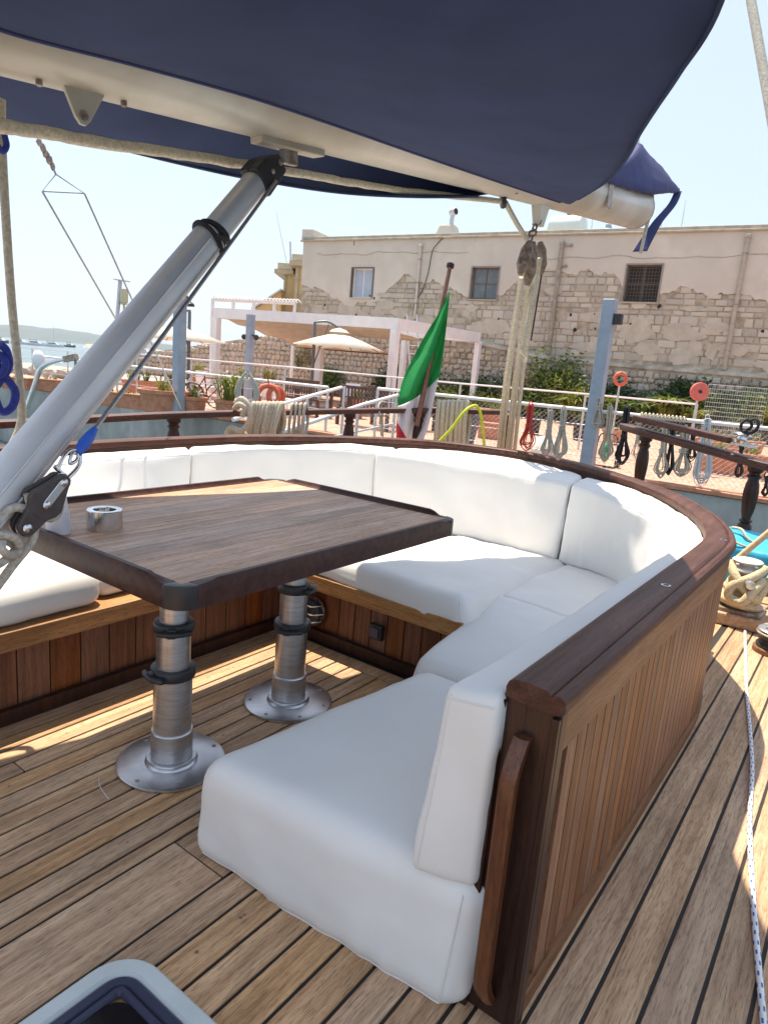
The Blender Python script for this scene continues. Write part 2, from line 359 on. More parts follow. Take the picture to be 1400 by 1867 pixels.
def inst(name, me, parent, loc, rot=(0, 0, 0), scl=(1, 1, 1)):      # a piece sharing its mesh, in its parent's own coordinates
    o = bpy.data.objects.new(name, me); col.objects.link(o); o.parent = parent; o.location = loc; o.rotation_euler = rot; o.scale = scl; return o
def copy_tree(o, parent=None):
    c = o.copy(); col.objects.link(c)
    if parent is not None: c.parent = parent
    for ch in list(o.children): copy_tree(ch, c)
    return c
def spline(pts, n=8, closed=False):
    pts = [V(p) for p in pts]; k = len(pts); out = []
    for i in range(k if closed else k-1):
        if closed: p0, p1, p2, p3 = pts[i-1], pts[i], pts[(i+1) % k], pts[(i+2) % k]
        else: p0 = pts[max(i-1, 0)]; p1 = pts[i]; p2 = pts[i+1]; p3 = pts[min(i+2, k-1)]
        for j in range(n):
            t = j/n; out.append(((2*p1)+(p2-p0)*t+(2*p0-5*p1+4*p2-p3)*t*t+(3*p1-p0-3*p2+p3)*t**3)*.5)
    if not closed: out.append(pts[-1])
    return out
def fbm(p, o=4): return noise.fractal(V(p), 1.0, 2.0, o)

# ================================================================== THE BOAT
# ---- deck: dark caulking with teak planks laid on it
HULL = [(.78, -4.8), (.75, 1.5), (.62, 3.6), (.35, 5.0), (-.2, 6.3), (-.95, 7.25), (-1.9, 7.9), (-2.9, 8.15), (-3.9, 7.95), (-4.8, 7.2), (-5.5, 5.9), (-5.85, 4.2), (-5.95, 2.0), (-5.95, -4.8)]
dk = MB(); dk.prism(HULL, -.16, -.006)
deck = build('deck', dk, caulk); tag(deck, kind='structure')
def inside_hull(x, y):
    c = False; n = len(HULL)
    for i in range(n):
        x0, y0 = HULL[i]; x1, y1 = HULL[i-1]
        if (y0 > y) != (y1 > y) and x < (x1-x0)*(y-y0)/(y1-y0)+x0: c = not c
    return c
def ymax(x):
    y = 8.2
    while y > -1 and not inside_hull(x, y): y -= .05
    return y
def plank(x0, x1, y0, y1, m, gap=.0058):
    if x1-x0 < .03: return
    k = MB(); k.box(x0+gap, x1-gap, y0+.003, y1-.003, -.02, 0)
    return build('plank', k, m, deck, bevel=.0018, bseg=1)
# side deck, starboard
xs = [-.628]+[-.458+.119*i for i in range(-1, 10)]
for a, b in zip(xs, xs[1:]):
    ym = min(ymax(a), ymax(b))
    cut = random.choice([3.9, 4.6, 5.2]) if a > -.2 else 99
    if cut < ym-.3: plank(a, b, -4.6, cut, teak_out); plank(a, b, cut, ym, teak_out)
    else: plank(a, b, -4.6, ym, teak_out)
# cockpit sole: narrower planks, one wide board
xs = [-2.811+.0967*i for i in range(0, 12)]
xs = [x for x in xs if x < -1.70]+[-1.683, -1.431]+[-1.431+.1145*i for i in range(1, 8)]
butts = {3: 1.15, 9: .35, 12: 1.29}
for i, (a, b) in enumerate(zip(xs, xs[1:])):
    if i in butts: plank(a, b, -4.6, butts[i], teak); plank(a, b, butts[i], 2.80, teak)
    else: plank(a, b, -4.6, 2.80, teak)
k = MB(); k.box(-2.80, -.64, 2.806, 2.90, -.02, 0); build('plank', k, teak, deck, bevel=.002, bseg=1)
plugs = MB()
for q in range(46):
    x_ = random.choice(xs)+.049; y_ = random.uniform(.4, 2.7); plugs.lathe([(.0065, .0006), (.0001, .0008)], (x_, y_, 0), 10)
tag(build('deck_plugs', plugs, wood('plug_teak', (.4, .3, .25), (.26, .15, .09), (.42, .27, .17), rnd=.0), deck), kind='stuff')
# port side and aft deck
for i in range(28):
    a = -5.9+.12*i; b = a+.12
    if b < -4.6: plank(a, b, -4.6, min(ymax(a), ymax(b)), teak_out)
for i in range(42):
    a = -5.7+.12*i; b = a+.12
    if a > -4.65 and b < -.58: plank(a, b, 4.0 if a > -1.6 else 5.2, min(ymax(a), ymax(b)), teak_out)

# ---- bulwark round the stern with its cap and turned balusters
bul = thing('bulwark', 'low grey bulwark round the stern carrying the balusters', 'bulwark', (-2.6, 8.0, 0))
path = spline([V((x, y, 0)) for x, y in HULL[2:]], 6)
def offs(pts, d):
    o = []
    for i, p in enumerate(pts):
        t = (pts[min(i+1, len(pts)-1)]-pts[max(i-1, 0)]); t.z = 0; t = t.normalized(); nn = V((-t.y, t.x, 0)); o.append(p+nn*d)
    return o
pin = offs(path, .10)
b = MB(); secs = [[V((q.x, q.y, -.9)), V((p.x, p.y, -.9)), V((p.x, p.y, .28)), V((q.x, q.y, .28))] for p, q in zip(path, pin)]
b.loft(secs); build('bulwark_wall', b, quaywall if False else mat('grey_hull_paint', (.36, .37, .36), (.43, .44, .43), 3, .55), bul, smooth=40)
p2 = offs(path, -.03); q2 = offs(path, .15)
b = MB(); b.loft([[V((q.x, q.y, .283)), V((p.x, p.y, .283)), V((p.x, p.y, .32)), V((q.x, q.y, .32))] for p, q in zip(p2, q2)])
build('bulwark_cap', b, mahog_x, bul, smooth=40)

def baluster_prof(h):
    P = [(0, .050), (.05, .050), (.07, .038), (.12, .034), (.16, .048), (.20, .058), (.24, .052), (.27, .036), (.285, .05), (.30, .052), (.315, .036), (.34, .036), (.42, .048), (.56, .058), (.68, .060), (.78, .052), (.84, .040), (.86, .046), (.875, .056), (.89, .056), (.90, .044), (.93, .044), (.95, .062), (1, .062)]
    return [(r*1.12, t*h) for t, r in P]
stern = thing('stern_rail', 'varnished stern handrail on turned wooden posts, port side of the gangway', 'handrail', (-4.4, 6.5, .48))
rail_pts = [V((-5.55, .6, .96)), V((-5.6, 2.5, 1.0)), V((-5.62, 4.2, 1.06)), V((-5.25, 6.0, 1.13)), V((-4.6, 7.05, 1.21)), V((-3.70, 7.72, 1.275))]
rp = spline(rail_pts, 8)
def rail_mesh(pts, w=.13, h=.062):
    m = MB(); a = offs(pts, w/2); c = offs(pts, -w/2); a2 = offs(pts, w/2*.82); c2 = offs(pts, -w/2*.82)
    m.loft([[V((q.x, q.y, q.z-h*.55)), V((p.x, p.y, p.z-h*.55)), V((p2_.x, p2_.y, p2_.z-h)), V((q2_.x, q2_.y, q2_.z-h))][:0] +
            [V((q2_.x, q2_.y, q2_.z-h)), V((p2_.x, p2_.y, p2_.z-h)), V((p2_.x, p2_.y, p2_.z-h*.55)), V((p.x, p.y, p.z-h*.5)), V((p.x, p.y, p.z-h*.12)), V((p2_.x, p2_.y, p2_.z)), V((q2_.x, q2_.y, q2_.z)), V((q.x, q.y, q.z-h*.12)), V((q.x, q.y, q.z-h*.5)), V((q2_.x, q2_.y, q2_.z-h*.55))]
            for p, q, p2_, q2_ in zip(c, a, c2, a2)])
    return m
build('handrail', rail_mesh(rp), mahog_x, stern, smooth=35)
def rail_z(pts, x, y):
    return min(pts, key=lambda p: (p.x-x)**2+(p.y-y)**2)
for (px, py, D) in [(320, 760, 6.55), (640, 750, 8.15), (766, 760, 8.3), (935, 765, 8.35)]:
    p = atd(px, py, D); q = rail_z(rp, p.x, p.y); m = MB(); m.lathe(baluster_prof(q.z-.062-.32), (q.x, q.y, .32), 20)
    build('baluster', m, mahog, stern, smooth=30)
for (x, y) in [(-5.62, 2.3), (-5.57, .7)]:
    q = rail_z(rp, x, y); m = MB(); m.lathe(baluster_prof(q.z-.062-.32), (q.x, q.y, .32), 20); build('baluster', m, mahog, stern, smooth=30)
e = rp[-1]; m = MB(); m.beam(e+V((-.05, -.02, -.03)), e+V((.03, .015, -.03)), .14, .066); build('end_cap', m, chrome, stern, bevel=.006)
# starboard half with the raised chock board and a steel fairlead
star = thing('stern_rail', 'short starboard stern handrail on two turned posts with a raised board on top', 'handrail', (-1.4, 7.3, .48))
rq = spline([atd(1140, 772, 7.9), atd(1180, 783, 7.45), atd(1290, 812, 6.75), atd(1400, 842, 6.15), atd(1520, 868, 5.6)], 6)
build('handrail', rail_mesh(rq, .15, .075), mahog_x, star, smooth=35)
m = MB(); t0 = atd(1160, 762, 7.6)+V((0, 0, 0)); t1 = atd(1335, 803, 6.5)
m.beam(t0, t1, .13, .06); build('raised_board', m, mahog_x, star, bevel=.012)
for (px, D) in ((1180, 7.4), (1385, 6.2)):
    p = atd(px, 800, D); q = rail_z(rq, p.x, p.y); m = MB(); m.lathe(baluster_prof(q.z-.075-.32), (q.x, q.y, .32), 22); build('baluster', m, mahog, star, smooth=30)
m = MB(); c = atd(1352, 800, 6.4); m.lathe([(.02, -.05), (.075, -.045), (.085, -.02), (.045, -.005), (.04, .02), (.085, .035), (.07, .05), (.02, .052)], c, 20, (0.15, .1, 1)); m.beam(c+V((-.12, .08, -.05)), c+V((.12, -.08, -.055)), .07, .02)
build('steel_fairlead', m, chrome, star, smooth=40)
hk = MB(); c0 = atd(1365, 768, 6.35)
hk.tube(spline([c0+V((0, 0, .0)), c0+V((.06, -.03, .03)), c0+V((.09, -.04, -.03)), c0+V((.05, -.02, -.10)), c0+V((-.04, .02, -.10)), c0+V((-.06, .03, -.03)), c0+V((0, 0, .02)), c0+V((.03, 0, -.05)), c0+V((-.03, 0, -.10))], 5), .014, 6)
tag(build('rope_lashing', hk, rope_b, smooth=60), 'black rope knotted round the steel fairlead on the starboard stern rail', 'rope')

# ---- U-shaped seating surround (coaming)
O = [(-.475, .9, .95), (-.475, 1.475, .95), (-.475, 2.6, .95), (-.478, 3.55, .95), (-.515, 3.86, .95), (-.60, 4.15, .955), (-.735, 4.46, .96), (-1.027, 4.93, .97), (-1.37, 5.27, .98), (-1.80, 5.52, 1.0), (-2.337, 5.72, 1.015), (-2.891, 5.70, 1.02), (-3.37, 5.47, 1.025), (-3.70, 5.09, 1.025), (-3.90, 4.80, 1.02), (-4.15, 4.38, 1.015), (-4.34, 3.90, 1.005), (-4.46, 3.37, .99), (-4.51, 2.80, .98), (-4.52, 2.2, .97), (-4.52, 1.0, .96), (-4.52, -.2, .95)]
Op = spline([V(p) for p in O[1:]], 6)
sur = thing('seating_surround', 'U-shaped varnished wooden settee surround with dark cap rail and teak slatted outside', 'settee', (-2.5, 3.5, 0))
def ring(d0, d1, zf0, zf1, prof=None):
    a = offs(Op, d0); c = offs(Op, d1); m = MB()
    m.loft([[V((q.x, q.y, zf0(q.z))), V((p.x, p.y, zf0(p.z))), V((p.x, p.y, zf1(p.z))), V((q.x, q.y, zf1(q.z)))] for p, q in zip(a, c)]); return m
# structural core, hidden behind boards; cap rail has a rounded outer moulding and a groove
build('core_panel', ring(.035, .085, lambda z: .01, lambda z: z-.052), mahog, sur, smooth=35)
cap_prof = [(-.022, -.028), (-.016, -.008), (-.004, -.001), (.010, -.003), (.016, -.010), (.022, -.002), (.034, .003), (.075, .005), (.112, .002), (.124, -.006), (.130, -.022), (.128, -.046), (.088, -.05), (-.006, -.05), (-.012, -.042), (-.020, -.040)]
def along(pts, prof):
    secs = []
    cols = {d: offs(pts, d) for d, _ in prof}
    for i in range(len(pts)): secs.append([V((cols[d][i].x, cols[d][i].y, pts[i].z+dz)) for d, dz in prof])
    return MB().loft(secs)
joints = [0, 20, 58, 92, len(Op)-1]
for j0, j1 in zip(joints, joints[1:]):
    build('cap_rail', along(([V((-.475, 1.418, .95))] if j0 == 0 else [])+Op[j0:j1+1], cap_prof), mahog_y, sur, smooth=32)
# inside board under the cap, seen above the cushions
build('inner_board', ring(.088, .112, lambda z: .50, lambda z: z-.052), mahog_y, sur, smooth=35)
# outside boarding: top frieze, bottom rail, individual slats between
build('frieze_board', ring(-.004, .033, lambda z: z-.17, lambda z: z-.053), framewood, sur, smooth=35)
build('bottom_rail', ring(-.004, .033, lambda z: .002, lambda z: .075), framewood, sur, smooth=35)
acc = [0]
for i in range(1, len(Op)): acc.append(acc[-1]+(V((Op[i].x-Op[i-1].x, Op[i].y-Op[i-1].y, 0))).length)
def on_path(s, d):
    i = 1
    while i < len(acc)-1 and acc[i] < s: i += 1
    t = (s-acc[i-1])/(acc[i]-acc[i-1]+1e-9); a, b_ = Op[i-1], Op[i]; p = a.lerp(b_, t); tt = (b_-a); tt.z = 0; tt = tt.normalized(); return V((p.x-tt.y*d, p.y+tt.x*d, p.z))
sw = .074; s_ = .075; nslat = 0
while s_ < acc[-1]-.1 and nslat < 200:
    p0, p1, q1, q0 = on_path(s_+.0034, .004), on_path(s_+sw-.0034, .004), on_path(s_+sw-.0034, .033), on_path(s_+.0034, .033)
    m = MB(); m.quadbox([(*p0.xy, .078), (*p1.xy, .078), (*q1.xy, .078), (*q0.xy, .078), (*p0.xy, p0.z-.173), (*p1.xy, p1.z-.173), (*q1.xy, q1.z-.173), (*q0.xy, q0.z-.173)])
    build('slat', m, slatwood, sur); s_ += sw; nslat += 1
# end board with moulded edge and grab handle
m = MB(); m.box(-.612, -.462, 1.425, 1.470, .0, .905); build('end_board', m, mahog, sur, bevel=.007)
m = MB(); m.box(-.620, -.600, 1.408, 1.424, .0, .895); build('edge_moulding', m, mahog, sur, bevel=.004)
m = MB(); m.box(-.482, -.462, 1.408, 1.424, .0, .895); build('edge_moulding', m, mahog, sur, bevel=.004)
m = MB(); hp = []
for t in [i/16 for i in range(17)]:
    z = .06+.76*t; off = .052*min(1, math.sin(math.pi*min(max(t, .0), 1))*3.2); hp.append(V((-.545, 1.418-off, z)))
m.loft([[p+V((-.020, -.012, 0)), p+V((-.008, -.019, 0)), p+V((.008, -.019, 0)), p+V((.020, -.012, 0)), p+V((.020, .012, 0)), p+V((-.020, .012, 0))] for p in hp])
build('grab_handle', m, wood('handle_mahogany', (.4, .3, .25), (.09, .028, .013), (.19, .07, .033), axis='z', rough=.35, coat=.3, bump=.1), sur, smooth=50)
for (px, py) in ((1214, 1067), (1318, 984)):
    c = atz(px, py, .956)
    m = MB(); m.lathe([(.011, 0), (.018, 0), (.018, .004), (.0125, .0045), (.011, .002)], (c.x, c.y, .953), 18); o = build('socket_ring', m, chrome, sur, smooth=40)
    m = MB(); m.lathe([(.0108, 0), (.0001, .0)], (c.x, c.y, .9562), 14); build('socket_hole', m, blackp, sur)
# mitre line across the cap
# seat base: kick boards, skirting, front lip
seat = sur
def kick_run(x0, y0, x1, y1, nx, ny, n, parent):   # boards along a line; (nx,ny) points to the footwell
    d = V((x1-x0, y1-y0, 0)); L_ = d.length; d = d/L_; w = L_/n; nn = V((nx, ny, 0))
    for i in range(n):
        a = V((x0, y0, 0))+d*(i*w+.003); b_ = V((x0, y0, 0))+d*((i+1)*w-.003); t = random.uniform(0, .003)
        m = MB(); m.quadbox([(*(a+nn*t).xy, .05), (*(b_+nn*t).xy, .05), (*(b_-nn*.03).xy, .05), (*(a-nn*.03).xy, .05), (*(a+nn*t).xy, .34), (*(b_+nn*t).xy, .34), (*(b_-nn*.03).xy, .34), (*(a-nn*.03).xy, .34)])
        build('kick_board', m, kickwood, parent, bevel=.002, bseg=1)
kick_run(-2.835, -.3, -2.835, 2.945, 1, 0, 22, seat)
kick_run(-2.835, 2.965, -.62, 2.965, 0, -1, 19, seat)
kick_run(-1.40, 2.965, -1.40, 1.36, -1, 0, 13, seat)
m = MB(); m.box(-2.83, -2.795, -.3, 2.93, .001, .07); build('skirting_board', m, mahog, seat, bevel=.004)
m = MB(); m.box(-2.794, -.62, 2.925, 2.958, .001, .07); build('skirting_board', m, mahog, seat, bevel=.004)
m = MB(); m.box(-2.99, -2.79, -.3, 2.86, .343, .43); build('seat_lip', m, lipwood, seat, bevel=.006)
m = MB(); m.box(-2.99, -1.50, 2.863, 3.04, .343, .43); build('seat_lip', m, lipwood_x, seat, bevel=.006)
m = MB(); m.box(-4.38, -2.992, -.3, 2.86, .38, .425); build('seat_board', m, lipwood, seat)
m = MB(); m.box(-3.60, -.66, 3.05, 4.75, .12, .19); build('seat_board', m, lipwood, seat)
m = MB(); m.box(-1.38, -.62, 1.40, 3.04, .05, .085); build('seat_board', m, lipwood, seat)
# round louvred vent / caged lamp in the aft corner and small black socket
p = aty(575, 1112, 2.955)
vent = thing('caged_lamp', 'round black bulkhead lamp with steel cage behind the far table leg', 'lamp', (p.x, 2.955, p.z))
m = MB(); m.lathe([(.085, 0), (.085, .02), (.07, .05), (.03, .065), (.001, .068)], (p.x, 2.955, p.z), 24, (0, -1, 0)); build('lamp_body', m, blackp, vent, smooth=40)
m = MB(); m.lathe([(.080, .0), (.092, .004), (.098, .016), (.092, .026), (.084, .022)], (p.x, 2.950, p.z), 28, (0, -1, 0)); build('rim', m, chrome, vent, smooth=60)
for dz in (-.05, 0, .05):
    w = math.sqrt(.09**2-dz**2); m = MB(); m.tube(spline([(p.x-w, 2.93, p.z+dz), (p.x-w*.5, 2.875, p.z+dz), (p.x+w*.5, 2.875, p.z+dz), (p.x+w, 2.93, p.z+dz)], 5), .005, 6); build('cage_bar', m, chrome, vent, smooth=60)
p = aty(689, 1151, 2.955); m = MB(); m.box(p.x-.045, p.x+.045, 2.925, 2.957, p.z-.045, p.z+.045); so_ = build('power_socket', m, blackp, bevel=.008)
tag(so_, 'small square black socket on the mahogany boards under the aft seat', 'socket')
m = MB(); m.box(p.x-.028, p.x+.028, 2.917, 2.923, p.z-.028, p.z+.028); build('socket_flap', m, hatch_seal, so_, bevel=.004)

# ---- cushions
def cushion(name, f, L_, n, r, label, m=vinyl, wr=.004, puff=.012, seed=0, pipes=(), folds=0, group=None, seams=()):
    """rounded box: f maps (u,v,w) in 0..1 to a point; L_ = real half sizes, r = corner radius"""
    nu, nv, nw = n
    def ticks(k, half):
        e = min(.48, r/(2*half)); t = [0, e*.12, e*.35, e*.65, e]; t += [e+(1-2*e)*i/k for i in range(1, k)]; t += [1-e, 1-e*.65, 1-e*.35, 1-e*.12, 1]; return t
    U, W_, Z = ticks(nu, L_[0]), ticks(nv, L_[1]), ticks(nw, L_[2])
    bm = bmesh.new(); cache = {}
    def vert(i, j, k):
        key = (i, j, k)
        if key in cache: return cache[key]
        p = [ (U[i]-.5)*2*L_[0], (W_[j]-.5)*2*L_[1], (Z[k]-.5)*2*L_[2] ]
        c = [max(-(L_[a]-r), min(L_[a]-r, p[a])) if L_[a] > r else 0 for a in range(3)]
        d = V([p[a]-c[a] for a in range(3)])
        if d.length > 1e-9:
            d = d/d.length*r
            for a in range(3): p[a] = c[a]+d[a]
        q = [p[a]/(2*L_[a])+.5 for a in range(3)]
        pt = V(f(*q))
        cache[key] = (bm.verts.new(pt), q); return cache[key]
    def grid(fn, A, B):
        for i in range(A-1):
            for j in range(B-1):
                try: bm.faces.new([fn(i, j)[0], fn(i+1, j)[0], fn(i+1, j+1)[0], fn(i, j+1)[0]])
                except ValueError: pass
    a, b_, c_ = len(U), len(W_), len(Z)
    grid(lambda i, j: vert(i, j, 0), a, b_); grid(lambda i, j: vert(i, j, c_-1), a, b_)
    grid(lambda i, j: vert(i, 0, j), a, c_); grid(lambda i, j: vert(i, b_-1, j), a, c_)
    grid(lambda i, j: vert(0, i, j), b_, c_); grid(lambda i, j: vert(a-1, i, j), b_, c_)
    bmesh.ops.recalc_face_normals(bm, faces=bm.faces); bm.normal_update()
    info = {v: q for v, q in cache.values()}
    mv = {}
    for v in bm.verts:
        q = info[v]; e = 1
        bulge = (math.sin(math.pi*min(1, max(0, q[0])))*math.sin(math.pi*min(1, max(0, q[1])))+.3*math.sin(math.pi*q[2]))
        w = fbm((v.co.x*2.3+seed, v.co.y*2.3, v.co.z*2.3))*wr*1.8+fbm((v.co.x*7+seed, v.co.y*7, v.co.z*5))*wr*.6
        if folds:   # folds gathered towards the lower edge and corners
            g = max(0, 1-q[2]*1.5)*min(1, q[2]*7); w += folds*g*(abs(fbm((v.co.x*9+seed, v.co.y*9, v.co.z*1.6), 3))-.25)
        mv[v] = v.normal*(puff*bulge+w)
    for v, d in mv.items(): v.co += d
    lines = []
    for kind_, val in seams:
        if kind_ == 'v0_w': kk = min(range(c_), key=lambda q: abs(Z[q]-val)); lines.append([vert(q, 0, kk)[0].co.copy() for q in range(3, a-3)])
        if kind_ == 'v0_u': kk = min(range(a), key=lambda q: abs(U[q]-val)); lines.append([vert(kk, 0, q)[0].co.copy() for q in range(2, c_-2)])
        if kind_ == 'u0_w': kk = min(range(c_), key=lambda q: abs(Z[q]-val)); lines.append([vert(0, q, kk)[0].co.copy() for q in range(3, b_-3)])
        if kind_ == 'u0_v': kk = min(range(b_), key=lambda q: abs(W_[q]-val)); lines.append([vert(0, kk, q)[0].co.copy() for q in range(2, c_-2)])
        if kind_ == 'w1_u': kk = min(range(a), key=lambda q: abs(U[q]-val)); lines.append([vert(kk, q, c_-1)[0].co.copy() for q in range(3, b_-3)])
    me = bpy.data.meshes.new(name); bm.to_mesh(me); bm.free(); me.materials.append(m); me.shade_smooth()
    o = bpy.data.objects.new(name, me); col.objects.link(o); tag(o, label, 'cushion', group)
    for pts in lines:
        m_ = MB(); m_.tube(pts, .0032, 6); build('piping', m_, piping, o, smooth=60)
    return o
def hexa(c):
    c = [V(p) for p in c]
    def f(u, v, w):
        b0 = c[0].lerp(c[1], u).lerp(c[3].lerp(c[2], u), v); t0 = c[4].lerp(c[5], u).lerp(c[7].lerp(c[6], u), v); return b0.lerp(t0, w)
    return f
GS = 'seat cushions of the settee'; GB = 'back cushions of the settee'
# near starboard seat cushion hangs to the deck
cushion('seat_cushion', hexa([(-1.63, 1.285, -.022), (-.60, 1.355, -.022), (-.60, 2.40, -.01), (-1.57, 2.40, -.022), (-1.55, 1.265, .395), (-.575, 1.375, .385), (-.575, 2.40, .39), (-1.40, 2.40, .395)]),
        (.47, .54, .19), (30, 26, 14), .075, 'nearest white seat cushion, hanging down to the deck beside the grab handle', wr=.005, puff=.012, seed=1, folds=.020,
        group=GS, seams=(('v0_u', .955), ('v0_w', .02), ('u0_w', .02)))
cushion('seat_cushion', hexa([(-1.53, 2.415, .05), (-.62, 2.415, .05), (-.62, 3.42, .05), (-1.62, 3.42, .05), (-1.47, 2.415, .405), (-.62, 2.415, .40), (-.62, 3.42, .415), (-1.60, 3.42, .45)]),
        (.45, .5, .17), (20, 20, 8), .05, 'white seat cushion along the starboard side, between the nearest one and the corner', wr=.006, puff=.018, seed=2, folds=.02, group=GS)
cushion('seat_cushion', hexa([(-1.60, 3.43, .20), (-.64, 3.43, .20), (-.85, 4.75, .20), (-1.70, 4.85, .20), (-1.60, 3.43, .44), (-.64, 3.43, .40), (-.85, 4.75, .34), (-1.70, 4.85, .335)]),
        (.46, .65, .10), (18, 18, 4), .035, 'white seat cushion filling the starboard aft corner of the settee', wr=.006, puff=.02, seed=3, group=GS)
cushion('seat_cushion', hexa([(-2.66, 2.865, .432), (-1.47, 2.865, .36), (-1.66, 4.90, .20), (-2.66, 4.90, .22), (-2.66, 2.90, .575), (-1.53, 2.90, .555), (-1.72, 4.90, .34), (-2.66, 4.90, .34)]),
        (.58, 1.0, .085), (24, 26, 6), .065, 'white seat cushion on the aft bench right of the table corner', wr=.008, puff=.018, seed=4, folds=.007, group=GS, seams=(('v0_u', .985), ('v0_w', .06)))
cushion('seat_cushion', hexa([(-3.95, 2.88, .432), (-2.68, 2.88, .432), (-2.68, 4.90, .22), (-3.6, 4.6, .25), (-3.95, 2.90, .56), (-2.68, 2.90, .56), (-2.68, 4.90, .34), (-3.6, 4.6, .37)]),
        (.6, .9, .075), (18, 18, 5), .06, 'white seat cushion on the aft bench in the port corner, under the table', wr=.008, puff=.02, seed=5, group=GS)
cushion('seat_cushion', hexa([(-4.15, 1.76, .432), (-2.90, 1.76, .432), (-2.90, 2.86, .432), (-4.1, 2.86, .432), (-4.15, 1.76, .55), (-2.92, 1.76, .55), (-2.92, 2.86, .55), (-4.1, 2.86, .55)]),
        (.6, .55, .065), (16, 16, 4), .05, 'white port seat cushion set back behind the near one, under the table edge', wr=.006, puff=.018, seed=6, group=GS)
cushion('seat_cushion', hexa([(-4.2, -.2, .432), (-2.815, -.2, .432), (-2.815, 1.745, .432), (-4.2, 1.745, .432), (-4.2, -.2, .60), (-2.86, -.2, .60), (-2.86, 1.745, .60), (-4.2, 1.745, .60)]),
        (.7, .97, .085), (18, 26, 6), .07, 'white port seat cushion at the left edge in front of the table', wr=.007, puff=.02, seed=7, group=GS)
# back cushions follow the curve: top-front line T, bottom-front line B, back line from the surround
T = [(-.745, 1.38, .885), (-.735, 2.4, .885), (-.722, 3.45, .89), (-.775, 3.83, .895), (-.975, 4.19, .90), (-1.18, 4.39, .905), (-1.46, 4.62, .925), (-1.74, 4.80, .935), (-2.10, 4.86, .94), (-2.52, 4.87, .94), (-3.08, 4.78, .945), (-3.52, 4.55, .95), (-3.80, 4.18, .95), (-3.95, 3.72, .945), (-4.05, 3.2, .93), (-4.15, 2.6, .91), (-4.18, 1.9, .895), (-4.2, -.2, .88)]
B = [(-.775, 1.33, .37), (-.80, 2.4, .38), (-.83, 3.3, .38), (-.90, 3.8, .37), (-1.06, 4.2, .36), (-1.26, 4.55, .34), (-1.50, 4.68, .335), (-1.76, 4.77, .325), (-2.13, 4.81, .32), (-2.53, 4.80, .33), (-3.05, 4.70, .34), (-3.47, 4.46, .37), (-3.74, 4.08, .40), (-3.88, 3.62, .43), (-3.98, 3.12, .46), (-3.95, 2.6, .50), (-3.97, 1.9, .53), (-3.98, -.2, .54)]
Kx = [(-.603, 1.385), (-.603, 2.4), (-.605, 3.5), (-.66, 3.95), (-.81, 4.38), (-1.10, 4.82), (-1.40, 5.10), (-1.84, 5.37), (-2.33, 5.57), (-2.86, 5.55), (-3.28, 5.34), (-3.58, 5.01), (-3.84, 4.65), (-4.10, 4.0), (-4.30, 3.35), (-4.38, 2.7), (-4.39, 1.9), (-4.39, -.2)]
KZ = [.905, .905, .905, .905, .91, .915, .93, .94, .95, .955, .96, .96, .955, .945, .935, .92, .91, .9]
Ts, Bs = spline([V(p) for p in T], 12), spline([V(p) for p in B], 12); Ks = spline([V((x, y, z)) for (x, y), z in zip(Kx, KZ)], 12)
def lp(S, s):
    s = max(0, min(len(T)-1-1e-6, s))*12; i = int(s); return S[i].lerp(S[min(i+1, len(S)-1)], s-i)
def back(s0, s1, label, seed, zdrop=0, n=24, wr=.006, folds=.0):
    def f(u, v, w):
        s = s0+(s1-s0)*u; t, b_, k = lp(Ts, s), lp(Bs, s), lp(Ks, s)
        kb = V((k.x, k.y, b_.z)); top = t.lerp(k, v); bot = b_.lerp(kb, v); p = bot.lerp(top, w); p.z -= zdrop*w; return p
    ln = sum((lp(Ts, s0+(s1-s0)*i/10)-lp(Ts, s0+(s1-s0)*(i+1)/10)).length for i in range(10))
    return cushion('back_cushion', f, (ln/2, .14, .25), (n, 4, 10), .034, label, wr=wr, puff=.007, seed=seed, folds=folds, group=GB,
                   seams=(('v0_w', .985),)+(('u0_w', .96), ('u0_v', .12)) if s0 < 1 else (('v0_w', .985),))
back(0.0, 2.93, 'long white back cushion along the starboard side with its end face towards the handle', 11, n=36)
back(2.94, 7.02, 'white back cushion bent round the starboard aft corner, half in sunshine', 12, n=60, wr=.009, folds=.020)
back(7.04, 10.75, 'white back cushion across the stern beside the starboard corner one, partly behind the table corner', 13, n=34, wr=.009)
back(10.77, 14.0, 'white back cushion round the port aft corner behind the table', 14, n=30, wr=.009)
back(14.02, 17.0, 'white back cushion along the port side behind the silver strut', 15, n=26, wr=.009, zdrop=.01)

